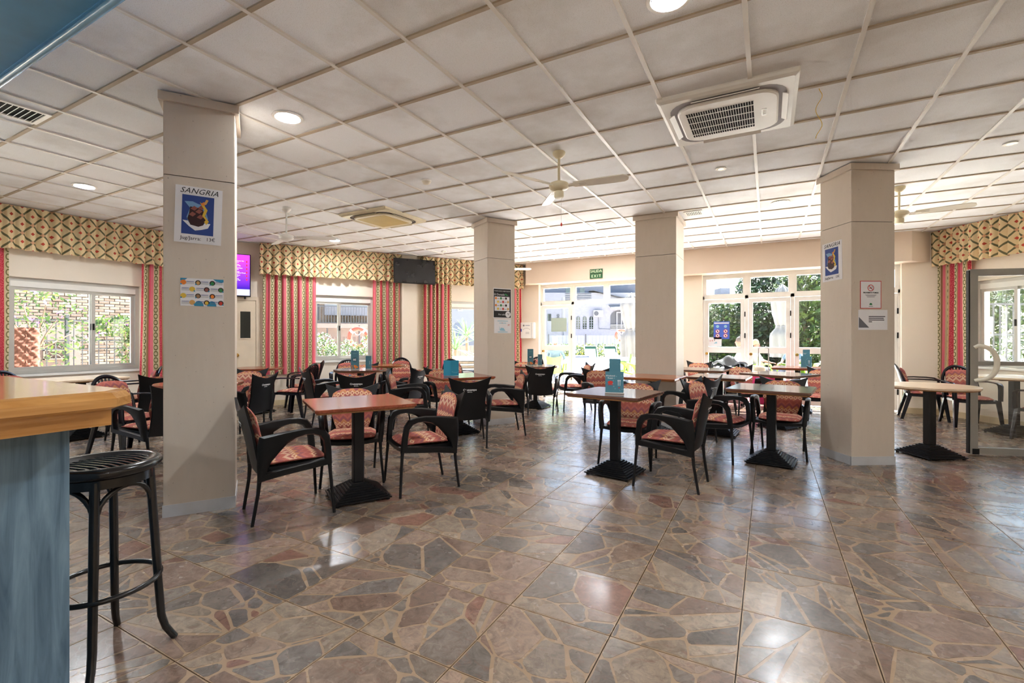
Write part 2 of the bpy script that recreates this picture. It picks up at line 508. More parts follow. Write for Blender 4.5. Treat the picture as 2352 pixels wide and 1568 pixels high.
# ------------------------------------------------------------------ floor: tiles of crazy-paved stone set in tan cement
def build_floor():
    fl = MB().prism(ROOM, -0.14, -0.021).build('floor', M['joint'], kind='structure', label='polished floor of square tiles paved with irregular brown and grey stone')
    G = 0.5
    full = [(-G/2+.0022,-G/2+.0022),(G/2-.0022,-G/2+.0022),(G/2-.0022,G/2-.0022),(-G/2+.0022,G/2-.0022)]
    tile_me = MB().prism(full, -0.02, -0.0007).mesh('tile', M['grout'])
    tiles = []
    for i in range(-19, 14):
        for j in range(-9, 22):
            cx, cy = -0.111+G*(i+.5), 0.028+G*(j+.5)
            pl = clip([(cx+a, cy+b) for a, b in full], PLANES)
            if len(pl) < 3 or parea(pl) < 0.002: continue
            whole = parea(pl) > 0.2455
            tiles.append((seen_area(pl, 0), cx, cy, pl, whole))
    tiles.sort(key=lambda q: -q[0])
    rest = MB()
    stones = []
    rs = random.Random(11)
    pal = [srgb(122,112,104), srgb(108,100,95), srgb(130,117,105), srgb(96,91,88), srgb(124,106,97), srgb(138,126,114), srgb(116,98,89), srgb(104,99,97), srgb(132,115,104), srgb(118,111,106)]
    for k, (ar, cx, cy, pl, whole) in enumerate(tiles):
        tile = None
        if k < 300 and ar > 0:
            tile = inst('tile', tile_me, fl, (cx, cy, 0)) if whole else MB().prism(pl, -0.02, -0.0007).build('tile', M['grout'], fl)
        else:
            rest.prism(pl, -0.02, -0.0007)
        if ar <= 0: continue
        # power diagram of stretched cells
        ang = rs.uniform(0, PI); ca, sa = math.cos(ang), math.sin(ang); st = rs.uniform(1.0, 2.3)
        sites = []
        nbig = rs.choice((1,2,2,3))
        for q in range(nbig): sites.append((rs.uniform(-.17,.17), rs.uniform(-.17,.17), rs.uniform(.008,.032)))
        for q in range(rs.randint(8, 16)): sites.append((rs.uniform(-.26,.26), rs.uniform(-.26,.26), rs.uniform(0,.004)))
        T = [((x*ca+y*sa), (-x*sa+y*ca)*st, w) for x, y, w in sites]
        for a_, (tx, ty, tw) in enumerate(T):
            hp = []
            gap = rs.uniform(.0025, .0085)
            for b_, (sx, sy, sw) in enumerate(T):
                if a_ == b_: continue
                nx, ny = 2*(sx-tx), 2*(sy-ty)
                d = sx*sx+sy*sy-tx*tx-ty*ty - sw + tw
                wx, wy = nx*ca - ny*st*sa, nx*sa + ny*st*ca
                L = math.hypot(wx, wy) or 1e-6
                hp.append((wx/L, wy/L, d/L - gap*rs.uniform(.6,1.7)))
            poly = clip([(x*0.985, y*0.985) for x, y in full], hp)
            if len(poly) < 3 or parea(poly) < 0.0006: continue
            # knock the corners off so the stones look broken, not cut
            jag = []
            for i in range(len(poly)):
                p, q = poly[i], poly[(i+1) % len(poly)]
                L = math.hypot(q[0]-p[0], q[1]-p[1])
                if L < 0.012: jag.append(p); continue
                e = min(0.35, rs.uniform(.006,.02)/L)
                jag.append((p[0]+(q[0]-p[0])*e, p[1]+(q[1]-p[1])*e))
                if L > 0.09:
                    m_ = rs.uniform(.35,.65); off = rs.uniform(-.006,.001)
                    nx, ny = (q[1]-p[1])/L, -(q[0]-p[0])/L
                    jag.append((p[0]+(q[0]-p[0])*m_+nx*off, p[1]+(q[1]-p[1])*m_+ny*off))
                jag.append((q[0]-(q[0]-p[0])*e, q[1]-(q[1]-p[1])*e))
            wp = [(cx+x, cy+y) for x, y in jag]
            if not whole:
                wp = clip(wp, PLANES)
                if len(wp) < 3: continue
            c_ = pal[rs.randrange(len(pal))]; g = rs.uniform(.78, 1.1)
            if rs.random() < .05: c_ = srgb(118,88,78)
            stones.append((seen_area(wp, 0), wp, (c_[0]*g*1.05, c_[1]*g*1.0, c_[2]*g*.93), tile))
    stones.sort(key=lambda q: -q[0])
    n = 0
    bulk = MB()
    for ar, wp, c_, tile in stones:
        if n < 300 and tile is not None and ar > 0:
            m_ = MB(); m_.col = c_
            loc = tile.location
            m_.prism([(x-loc.x, y-loc.y) for x, y in wp], -0.005, 0.0)
            m_.build('stone', M['stone'], tile); n += 1
        else:
            bulk.col = c_
            a = bulk.add([(x, y, 0.0) for x, y in wp]); bulk.face([a+i for i in range(len(wp))])
    rest.build('far_tiles', M['grout'], fl, kind='stuff')
    bulk.build('far_stones', M['stone'], fl, kind='stuff')
build_floor()

# ------------------------------------------------------------------ suspended ceiling
def build_ceiling():
    ce = MB().prism(ROOM, 3.17, 3.34).build('ceiling', M['void'], kind='structure', label='suspended ceiling of pitted mineral tiles in a light metal grid')
    G = 0.6
    h_ = G/2-.004
    full = [(-h_,-h_),(h_,-h_),(h_,h_),(-h_,h_)]
    me = MB().prism(full, 3.104, 3.122).mesh('ceiling_tile', M['ctile'])
    tiles = []
    for i in range(-16, 12):
        for j in range(-10, 16):
            cx, cy = -0.111+G*(i+.5), 1.583+G*(j+.5)
            pl = clip([(cx+a, cy+b) for a, b in full], PLANES)
            if len(pl) < 3 or parea(pl) < .002: continue
            tiles.append((seen_area(pl, CEIL), cx, cy, pl, parea(pl) > 0.349))
    tiles.sort(key=lambda q: -q[0])
    rest = MB()
    for k, (ar, cx, cy, pl, whole) in enumerate(tiles):
        if k < 300 and ar > 0:
            if whole: inst('ceiling_tile', me, ce, (cx, cy, 0))
            else: MB().prism(pl, 3.104, 3.122).build('ceiling_tile', M['ctile'], ce)
        else: rest.prism(pl, 3.104, 3.122)
    rest.build('far_ceiling_tiles', M['ctile'], ce, kind='stuff')
    w = .0135
    for i in range(-15, 12):
        x = -0.111+G*i
        pl = clip([(x-w,-30),(x+w,-30),(x+w,30),(x-w,30)], PLANES)
        if pl: MB().prism(pl, 3.092, 3.110).build('grid_bar', M['cbar'], ce)
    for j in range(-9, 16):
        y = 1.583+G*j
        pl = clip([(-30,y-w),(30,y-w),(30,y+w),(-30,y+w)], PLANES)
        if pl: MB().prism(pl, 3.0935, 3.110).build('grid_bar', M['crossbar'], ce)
build_ceiling()

# ------------------------------------------------------------------ walls
def wall(name, p0, d, L, H, openings, th=0.28, mat='wall', label=None):
    """wall frame: local x along, room side at y=0, outside towards +y"""
    e = math.atan2(d[1], d[0])
    m_ = MB()
    xs = sorted({0.0, L, *[o[0] for o in openings], *[o[1] for o in openings]})
    for a, b in zip(xs, xs[1:]):
        cuts = sorted([(o[2], o[3]) for o in openings if o[0] <= a+1e-6 and o[1] >= b-1e-6])
        z = 0.0
        for z0, z1 in cuts:
            if z0 > z: m_.box(a, 0, z, b, th, z0)
            z = z1
        if z < H: m_.box(a, 0, z, b, th, H)
    return m_.build(name, M[mat], None, (p0[0], p0[1], 0), e, kind='structure', label=label)

H = 3.17
W1 = wall('wall_left', (-9.1,-4.0), (0,1), 8.75, H, [(.5,2.4,.80,2.3),(2.8,5.0,.80,2.3),(6.36,7.92,.80,2.15)], label='cream plaster wall with the street window')  # first two openings are added out of view to let in daylight
W2 = wall('wall_left_angled', (-9.1,4.75), (S33,C33), 6.9, H, [(1.97,3.17,.84,2.17),(4.85,6.45,.42,2.15)], label='angled cream plaster wall with curtained windows')
WB = wall('wall_back', (-5.6,10.45), (1,0), 8.4, H, [(.67,4.0,0,2.6),(4.4,7.64,0,2.6)], label='back wall opened by the garden doors')
WR = wall('wall_right_angled', (2.5,10.62), (S33,-C33), 6.43, H, [(.66,2.45,.86,2.2)], label='angled cream wall with a curtained window at right')
WX = wall('wall_right', (6.0,5.23), (0,-1), 9.23, H, [])
WF = wall('wall_front', (6.0,-4.0), (-1,0), 15.1, H, [])
# deep beam above the garden doors
sf = MB()
sf.prism([(-5.30,10.45),(-5.14,10.17),(2.12,10.17),(2.42,10.45)], 2.6, H)
sf.build('trim_beam', M['soffit'], kind='structure', label='deep beige beam boxed in above the garden doors')
# pilaster between the two angled windows
MB().box(3.76,-.09,0,4.09,0,H).build('trim_pilaster', M['wall'], W2, kind='structure')
def baseboard(name, wallo, spans, hgt=.1):
    e = empty(name, wallo.location, wallo.rotation_euler.z, kind='structure')
    for a, b in spans:
        n = max(1, int((b-a)/.33)); w = (b-a)/n
        for i in range(n):
            MB().box(a+i*w+.002, -.012, 0, a+(i+1)*w-.002, 0, hgt).build('skirting_tile', M['base_tile'], e)
M['base_tile'] = plain('skirting_tile', srgb(214,196,158), 0.4, var=0.06)
baseboard('baseboard_left', W1, [(5.2,8.7)])
baseboard('baseboard_left_angled', W2, [(1.05,3.76),(4.09,4.85)])
baseboard('baseboard_back', WB, [(7.66,8.2)])
baseboard('baseboard_right_angled', WR, [(.2,3.0)])

def bars(m_, x0, x1, z0, z1, y0, y1, w):
    m_.box(x0,y0,z0,x0+w,y1,z1); m_.box(x1-w,y0,z0,x1,y1,z1)
    m_.box(x0+w,y0,z0,x1-w,y1,z0+w); m_.box(x0+w,y0,z1-w,x1-w,y1,z1)
    return m_

def sliding_window(name, wallo, t0, t1, z0, z1, tm, label):
    e = empty(name, wallo.location, wallo.rotation_euler.z, kind='structure', label=label)
    bars(MB(), t0, t1, z0, z1, .06, .14, .05).build('frame', M['alu'], e)
    MB().box(t0+.05,.058,z1-.13,t1-.05,.13,z1-.05).build('head_box', M['white'], e)
    for i, (a, b, y) in enumerate(((t0+.05, tm+.03, .075), (tm-.03, t1-.05, .105))):
        s_ = bars(MB(), a, b, z0+.05, z1-.13, y, y+.028, .045).build('sash', M['alu'], e)
        MB().box(a+.045, y+.011, z0+.095, b-.045, y+.017, z1-.175).build('pane', M['glass'], s_)
        MB().box((b-.035) if i == 0 else (a+.01), y-.012, (z0+z1)/2-.05, (b-.012) if i == 0 else (a+.033), y, (z0+z1)/2+.05).build('latch', M['black'], s_)
    MB().box(t0-.04,-.03,z0-.035,t1+.04,.06,z0).build('sill', M['white'], e)
    return e
sliding_window('window_1', W1, 6.36,7.92,.80,2.15, 7.32, 'sliding street window behind the bar counter')
sliding_window('added_window_5', W1, 2.8,5.0,.80,2.3, 3.9, 'added unseen window behind the bar, for more daylight')  # unseen window, added to bring more daylight onto the ceiling
sliding_window('added_window_7', W1, .5,2.4,.80,2.3, 1.45, 'added unseen window behind the camera, for more daylight')  # second unseen window, added for the same extra daylight
sliding_window('window_2', W2, 1.97,3.17,.84,2.17, 2.49, 'sliding window with a view of the balcony')
sliding_window('window_3', W2, 4.85,6.45,.42,2.15, 5.65, 'tall window beside the middle pillar')
sliding_window('window_4', WR, .66,2.45,.86,2.2, 1.18, 'sliding window seen through the open glass door')

# garden door walls
def garden_front(name, xs, leaves, label):
    y0, y1 = .12, .19
    e = empty(name, (0,10.45,0), 0, kind='structure', label=label)
    fr = MB()
    fr.box(xs[0],y0-.01,2.55,xs[-1],y1+.01,2.6); fr.box(xs[0],y0-.01,2.10,xs[-1],y1+.01,2.16)
    for i, x in enumerate(xs):
        fr.box(max(xs[0], x-.03),y0-.01,2.16 if 0 < i < len(xs)-1 and i-1 not in leaves and i not in leaves else 0,min(xs[-1], x+.03),y1+.01,2.55)
    fr.build('frame', M['white'], e)
    for i, (a, b) in enumerate(zip(xs, xs[1:])):
        tl = bars(MB(), a+.03,b-.03,2.16,2.55,y0,y1,.04).build('top_light', M['white'], e)
        MB().box(a+.07,.152,2.2,b-.07,.158,2.51).build('pane', M['glass'], tl)
        if i in leaves:
            d_ = MB()
            bars(d_, a+.035,b-.035,.02,2.09,y0,y1,.075); d_.box(a+.11,y0,1.0,b-.11,y1,1.12); d_.box(a+.11,y0,.095,b-.11,y1,.2)
            d_ = d_.build('door_leaf', M['white'], e)
            MB().box(a+.11,.152,1.12,b-.11,.158,2.015).build('pane', M['glass'], d_)
            MB().box(a+.11,.152,.2,b-.11,.158,1.0).build('pane', M['glass'], d_)
            for z in (.35, 1.35, 1.78):
                MB().box(b-.042,y0-.02,z-.05,b-.022,y0,z+.05).build('hinge', M['black'], d_)
            MB().lathe([(.028,0),(.028,.012),(.012,.016),(.012,.03),(.024,.034),(.024,.05)],14,M=Matrix.Translation((a+.075,y0,.98)) @ Matrix.Rotation(R(90),4,'X')).build('knob', M['brass'], d_)
    return e
door_back = garden_front('door_1', [-4.93,-4.09,-3.27,-2.44,-1.6], (0,3), 'garden doors with two leaves standing open')
win_back = garden_front('window_6', [-1.2,-.38,.41,1.22,2.04], (0,1,2,3), 'glazed garden front with glass door leaves')

# cream double door below the menu screen
dr = empty('door_2', W2.location, W2.rotation_euler.z, kind='structure', label='cream double door with dark glass panes and brass knobs')
fd = MB(); fd.box(.20,-.03,0,.27,0,2.08); fd.box(.98,-.03,0,1.05,0,2.08); fd.box(.27,-.03,2.01,.98,0,2.08)
fd.build('door_frame', M['doorpaint'], dr)
for a, b, kx in ((.275,.622,.585), (.628,.975,.665)):
    lf = MB().rbox(((a+b)/2,-.012,1.005),(b-a,.024,2.0),.004).build('door_leaf', M['doorpaint'], dr)
    bars(MB(), a+.07,b-.07,1.28,1.82,-.034,-.022,.02).build('pane_frame', M['doorpaint'], lf)
    MB().box(a+.09,-.028,1.3,b-.09,-.025,1.8).build('pane', M['darkglass'], lf)
    MB().lathe([(.036,0),(.036,.008),(.03,.012),(.014,.016),(.014,.03),(.028,.036),(.032,.05),(.026,.062),(.01,.066)],18,M=Matrix.Translation((kx,-.024,.98)) @ Matrix.Rotation(R(90),4,'X')).build('knob', M['brass'], lf, smooth=40)

# ------------------------------------------------------------------ pillars
def pillar(cx, cy, w, d, rot, label):
    e = empty('pillar', (cx, cy, 0), R(rot), kind='structure', label=label)
    MB().box(-w/2+.014,-d/2+.014,0,w/2-.014,d/2-.014,CEIL).build('core', M['seam'], e)
    for sx, sy in ((0,-1),(1,0),(0,1),(-1,0)):
        for z0, z1 in ((.085,2.497),(2.503,3.03)):
            m_ = MB()
            if sy: m_.box(-w/2+.004, min(sy*d/2, sy*(d/2-.02)), z0, w/2-.004, max(sy*d/2, sy*(d/2-.02)), z1)
            else: m_.box(min(sx*w/2, sx*(w/2-.02)), -d/2+.004, z0, max(sx*w/2, sx*(w/2-.02)), d/2-.004, z1)
            m_.build('panel', M['pillar'], e)
        m_ = MB(); o_ = .028
        if sy: m_.box(-w/2-o_, min(sy*(d/2+o_), sy*(d/2-.01)), 3.03, w/2+o_, max(sy*(d/2+o_), sy*(d/2-.01)), 3.0925)
        else: m_.box(min(sx*(w/2+o_), sx*(w/2-.01)), -d/2-.0, 3.03, max(sx*(w/2+o_), sx*(w/2-.01)), d/2+.0, 3.0925)
        m_.build('cap_board', M['pillar'], e)
        m_ = MB(); o_ = .005
        if sy: m_.box(-w/2-o_, min(sy*(d/2+o_), sy*(d/2-.01)), 0, w/2+o_, max(sy*(d/2+o_), sy*(d/2-.01)), .088)
        else: m_.box(min(sx*(w/2+o_), sx*(w/2-.01)), -d/2, 0, max(sx*(w/2+o_), sx*(w/2-.01)), d/2, .088)
        m_.build('skirting', M['skirt'], e)
    return e
P1 = pillar(-3.93, 2.115, .45, .45, 57, 'beige pillar nearest the bar, carrying the drinks posters')
P2 = pillar(-3.75, 6.32, .47, .47, -31, 'middle beige pillar with the black cocktail poster')
P3 = pillar(-1.44, 7.35, .58, .69, 0, 'beige pillar in front of the garden doors, without posters')
P4 = pillar(.83, 6.233, .46, .46, 31, 'beige pillar at right with the no smoking notice')

# ------------------------------------------------------------------ valances and curtains
def pleat(x, per, amp, seed):
    p = x/per + .35*math.sin(x*3.1+seed) + .2*math.sin(x*7.7+seed*2)
    s_ = math.sin(2*PI*p)
    return amp*(s_ + .35*math.sin(4*PI*p+1.1) + .3*math.sin(2.3*PI*p+seed))

def valance(wallo, t0, t1, seed, label):
    e = empty('valance', wallo.location, wallo.rotation_euler.z, label=label, cat='valance', group='patterned pleated valances over the windows')
    L = t1-t0
    n = int(L/.012)
    dep = .175
    m_ = MB()
    def fn(i, j):
        s_ = i*(L+2*dep)
        z = 3.09-.585*j
        k = .35+.65*j
        a = pleat(s_, .14, .036, seed)*k
        if s_ < dep: return (t0-a*.4-.0, -s_, z)
        if s_ > dep+L: return (t1+a*.4, -(L+2*dep-s_), z)
        return (t0+s_-dep, -dep-a, z + (.006*math.sin(s_*20+seed) if j > .98 else 0))
    m_.grid(fn, n, 8, lambda i, j: (i*(L+2*dep)*1.35, .585*j), flip=True)
    m_.build('fabric', M['valance'], e, smooth=60)
    MB().box(t0+.02,-dep+.035,3.05,t1-.02,-dep+.05,3.09).build('rail', M['white'], e)
    return e
valance(W1, 5.3, 8.55, 1.3, 'patterned pleated valance over the street window behind the bar')
valance(W2, 1.04, 3.72, 2.1, 'patterned pleated valance above the window facing the balcony')
valance(W2, 4.2, 6.74, 3.7, 'patterned pleated valance left of the back wall, beside the black television')
valance(WR, .12, 3.2, 4.4, 'patterned pleated valance at the far right above the glass door')

def curtain(wallo, t0, t1, z0, seed, label, flare=0.0):
    e = empty('curtain', wallo.location, wallo.rotation_euler.z, label=label, cat='curtain', group='striped red and green curtains')
    L = t1-t0
    m_ = MB()
    def fn(i, j):
        x = i*L
        a = pleat(x, .115, .026, seed)*(.75+.35*j)
        xx = t0 + x + flare*(i-.5)*j*.3 + .012*math.sin(j*2.5+seed+i*7)*j
        return (xx, -.07-a*.9-.012*math.sin(x*9+seed)*j, 2.56-(2.56-z0)*j)
    m_.grid(fn, int(L/.01), 14, lambda i, j: (i*L*1.75+seed*.13, (2.56-z0)*j), flip=True)
    m_.build('fabric', M['curtain'], e, smooth=60)
    return e
curtain(W1, 5.9, 6.36, .62, .4, 'striped red curtain at the left edge of the street window')
curtain(W1, 7.90, 8.45, .62, 1.9, 'striped red curtain between the street window and the near pillar', .2)
curtain(W2, 1.09, 2.03, .6, 2.6, 'wide striped curtain next to the cream double door')
curtain(W2, 3.14, 3.71, .6, 3.3, 'striped curtain under the black wall television')
curtain(W2, 4.22, 4.90, .61, 4.8, 'pink striped curtain just left of the middle pillar', .1)
curtain(W2, 6.42, 6.74, .6, 5.5, 'narrow red curtain just right of the middle pillar')
curtain(WR, .14, .70, .62, 6.1, 'striped pink curtain behind the open glass door')

# ------------------------------------------------------------------ chairs (front towards local +y)
def pillow(m_, w, h, t, place, nx=10, ny=10, uv0=(0,0), pw=2.6, top=1.0):
    """closed padded slab; place((x, y, n)) maps pad coordinates to 3d"""
    def edge(i): return abs(2*i-1)
    def outline(i, j):
        a, b = 2*i-1, 2*j-1
        k = (1-.09*b*b*abs(a)**2) if True else 1
        k2 = 1-.10*abs(a)**3*(top if b > 0 else .6)
        return a*w/2*k, b*h/2*k2
    def th(i, j):
        e = max(edge(i)**pw, edge(j)**pw)
        return t/2*math.sqrt(max(0, 1-e))*(1-.12*math.cos(i*9)*math.cos(j*11))
    m_.grid(lambda i, j: place(*outline(i, j), th(i, j)+.004), nx, ny, lambda i, j: (i*w+uv0[0], j*h+uv0[1]))
    m_.grid(lambda i, j: place(*outline(i, j), -th(i, j)-.004), nx, ny, lambda i, j: (i*w+uv0[0], j*h+uv0[1]), flip=True)
    n = nx+1
    tot = n*(ny+1)
    s0 = len(m_.v)-2*tot
    ring = [(i,0) for i in range(nx)]+[(nx,j) for j in range(ny)]+[(i,ny) for i in range(nx,0,-1)]+[(0,j) for j in range(ny,0,-1)]
    for k in range(len(ring)):
        a, b = ring[k], ring[(k+1) % len(ring)]
        ia, ib = s0+a[1]*n+a[0], s0+b[1]*n+b[0]
        m_.face((ia+tot, ib+tot, ib, ia), [(0.02,.02)]*4)
    return m_

def side_ring(m_, outer, inner, xc, th_, lean):
    secs = []
    for O, I in zip(outer, inner):
        O, I = Vector(O), Vector(I)
        def P(k, dx):
            q = O.lerp(I, k); return (xc + dx + lean*(q.y-.4), q.x, q.y)
        secs.append([P(0,0), P(.16,th_/2), P(.84,th_/2), P(1,0), P(.84,-th_/2), P(.16,-th_/2)])
    N = len(secs)
    loops = [m_.add(s_) for s_ in secs]
    for a in range(N):
        b = (a+1) % N
        for k in range(6):
            j = (k+1) % 6
            m_.face((loops[a]+k, loops[b]+k, loops[b]+j, loops[a]+j))

def make_shell_chair(name, plastic, cushions=True, logo=True):
    t = empty(name)
    # seat pan
    m_ = MB()
    secs = []
    for y, w, z, th_ in ((-.23,.38,.395,.05),(-.1,.42,.392,.045),(.05,.45,.40,.045),(.18,.47,.412,.05),(.235,.46,.40,.03)):
        secs.append([(x*w/2, y, z - .018*(1-abs(x)**2) + (0 if s_ else -th_)) for s_, x in ((1,-1),(1,-.5),(1,0),(1,.5),(1,1),(0,1),(0,.5),(0,0),(0,-.5),(0,-1))][::-1])
    m_.loft(secs).build('seat', plastic, t, smooth=50)
    # front apron
    # back shell: broad, waisted, with swept horns
    m_ = MB()
    def bk(i, j, off):
        a = 2*i-1
        hw = .185 + .02*(1-j)**2 + .065*max(0, j-.38)**1.5*2.2
        zt = .785 + .068*abs(a)**1.7
        z = .345+(zt-.345)*j
        y = -.222 - .085*j - .032*(1-a*a)*(.4+.6*j) - .02*abs(a)**3*max(0, j-.6)*2.5
        return (a*hw, y-off, z)
    m_.grid(lambda i, j: bk(i, j, 0), 12, 12, flip=True)
    m_.grid(lambda i, j: bk(i, j, .016), 12, 12)
    n = 13; tot = n*n
    ring = [(i,0) for i in range(12)]+[(12,j) for j in range(12)]+[(i,12) for i in range(12,0,-1)]+[(0,j) for j in range(12,0,-1)]
    for k in range(len(ring)):
        a, b = ring[k], ring[(k+1) % len(ring)]
        ia, ib = a[1]*n+a[0], b[1]*n+b[0]
        m_.face((ia, ib, ib+tot, ia+tot))
    back = m_.build('backrest', plastic, t, smooth=50)
    if logo:
        rx = R(90)+.23
        text('Cruzcampo', .034, M['logo'], back, (0, -.3378, .70), (R(90)+.232, 0, 0), bold=.0012)
        text('ESPECIAL', .014, M['logo'], back, (0, -.3318, .673), (R(90)+.232, 0, 0), bold=.0004)
    # arms with their triangular side panels
    outer = [(-.255,.30),(-.262,.42),(-.262,.56),(-.25,.625),(-.10,.645),(.04,.655),(.13,.65),(.185,.632),(.222,.58),(.236,.48),(.245,.36),(.10,.345),(-.10,.325)]
    inner = [(-.20,.37),(-.17,.44),(-.12,.50),(-.07,.555),(-.01,.59),(.05,.605),(.10,.603),(.145,.585),(.172,.545),(.182,.48),(.185,.415),(.06,.40),(-.08,.385)]
    for s_ in (-1, 1):
        m_ = MB(); side_ring(m_, outer, inner, s_*.242, .044, s_*.10)
        m_.build('armrest', plastic, t, smooth=50)
    for s_ in (-1, 1):
        MB().tube([(s_*.238,.225,.38),(s_*.245,.235,.25),(s_*.268,.252,.0)], [.0155,.0125,.0115], 10).build('leg', M['blackmetal'] if logo else M['white'], t, smooth=50)
        MB().tube([(s_*.225,-.24,.34),(s_*.218,-.25,.22),(s_*.208,-.285,.0)], [.0155,.0125,.0115], 10).build('leg', M['blackmetal'] if logo else M['white'], t, smooth=50)
    if cushions:
        m_ = MB()
        pillow(m_, .42, .42, .052, lambda x, y, n_: (x, y+.012, .424+n_-.012*(y/.21)**2), uv0=(.0,.0))
        m_.build('seat_cushion', M['cushion'], t, smooth=60)
        m_ = MB()
        pillow(m_, .40, .40, .046, lambda x, y, n_: (x*(1-.22*max(0,-y)/.2), -.212-.082*((y+.2)/.4)-.02*(1-(x/.2)**2)+n_*.98+.022, .605+y), uv0=(.045,.42), top=2.2)
        m_.build('back_cushion', M['cushion'], t, smooth=60)
    return t

def make_resin_chair(name):
    t = empty(name)
    pl = M['resin']
    m_ = MB()
    secs = []
    for y, w, z in ((-.22,.40,.405),(0,.44,.402),(.18,.46,.415),(.235,.44,.40)):
        secs.append([(x*w/2, y, z - .012*(1-x*x) - (0 if s_ else .035)) for s_, x in ((1,-1),(1,0),(1,1),(0,1),(0,0),(0,-1))][::-1])
    m_.loft(secs).build('seat', pl, t, smooth=40)
    # arched back frame and slats
    def arch(a, inset):
        hw, top, zb = .235-inset, .885-inset, .40
        ang = PI*a
        x = -hw*math.cos(ang)
        z = zb + (top-zb)*(max(0.0, math.sin(ang))**.55)
        y = -.20-.13*(z-.40)/.48 - .045*(1-(x/.235)**2)
        return Vector((x, y, z))
    m_ = MB(); secs = []
    for k in range(25):
        a = k/24
        o_, i_ = arch(a, 0), arch(a, .042)
        if a < .02 or a > .98: i_ = o_ + Vector((.042 if a < .5 else -.042, 0, 0))
        d = Vector((0,.012,0)); mid = (o_+i_)/2
        secs.append([o_, mid+d*1.2, i_, mid-d*1.2])
    m_.loft(secs).build('back_frame', pl, t, smooth=50)
    for q in range(9):
        x = -.15+q*.0375
        zt = .40+(.843-.40)*(max(0, 1-(x/.193)**2)**.275)
        m_ = MB()
        m_.loft([[(x+dx, -.20-.13*(z-.40)/.48-.045*(1-(x/.235)**2)+dy, z) for dx, dy in ((-.009,-.005),(.009,-.005),(.009,.005),(-.009,.005))] for z in (.41,.55,.7,zt)])
        m_.build('slat', pl, t)
    for s_ in (-1, 1):
        m_ = MB()
        pts = [(s_*.225,-.235,.645),(s_*.265,-.10,.652),(s_*.275,.06,.65),(s_*.272,.16,.64),(s_*.265,.205,.615),(s_*.262,.215,.56),(s_*.258,.22,.40)]
        wid = [(.024,.010),(.030,.011),(.032,.012),(.034,.013),(.034,.016),(.032,.02),(.03,.022)]
        secs = []
        for i, (p, (a, b)) in enumerate(zip(pts, wid)):
            p = Vector(p); d = (Vector(pts[min(i+1,6)])-Vector(pts[max(i-1,0)])).normalized()
            sx = Vector((1,0,0)); up = sx.cross(d).normalized()
            secs.append([p+sx*a*math.cos(k*PI/4)+up*b*math.sin(k*PI/4) for k in range(8)])
        m_.loft(secs).build('armrest', pl, t, smooth=50)
        # broad tapering legs
        for (x0,y0,z0),(x1,y1,z1),w0,w1 in (((s_*.25,.215,.41),(s_*.275,.265,0),.060,.034), ((s_*.205,-.215,.42),(s_*.235,-.315,0),.062,.036)):
            m_ = MB(); secs = []
            for k in range(5):
                f = k/4; w = w0+(w1-w0)*f; x = x0+(x1-x0)*f; y = y0+(y1-y0)*f; z = z0+(z1-z0)*f
                sg = 1 if y0 > 0 else -1
                secs.append([(x-s_*w*.75,y+sg*.006,z),(x+s_*w*.2,y+sg*.012,z),(x+s_*w*.3,y-sg*w*.1,z),(x+s_*w*.25,y-sg*w*.8,z),(x+s_*w*.05,y-sg*w*.8,z),(x-s_*w*.0,y-sg*w*.1,z),(x-s_*w*.75,y-sg*.014,z)])
            if s_*(1 if y0 > 0 else -1) < 0: secs = [q[::-1] for q in secs]
            m_.loft(secs).build('leg', pl, t)
    m_ = MB()
    pillow(m_, .42, .42, .05, lambda x, y, n_: (x, y+.012, .428+n_-.012*(y/.21)**2), uv0=(0,.2))
    m_.build('seat_cushion', M['cushion'], t, smooth=60)
    m_ = MB()
    pillow(m_, .36, .38, .042, lambda x, y, n_: (x, -.205-.105*((y+.19)/.38)-.03*(1-(x/.2)**2)+n_*.98+.038, .625+y), uv0=(.02,.5), top=1.8)
    m_.build('back_cushion', M['cushion'], t, smooth=60)
    return t

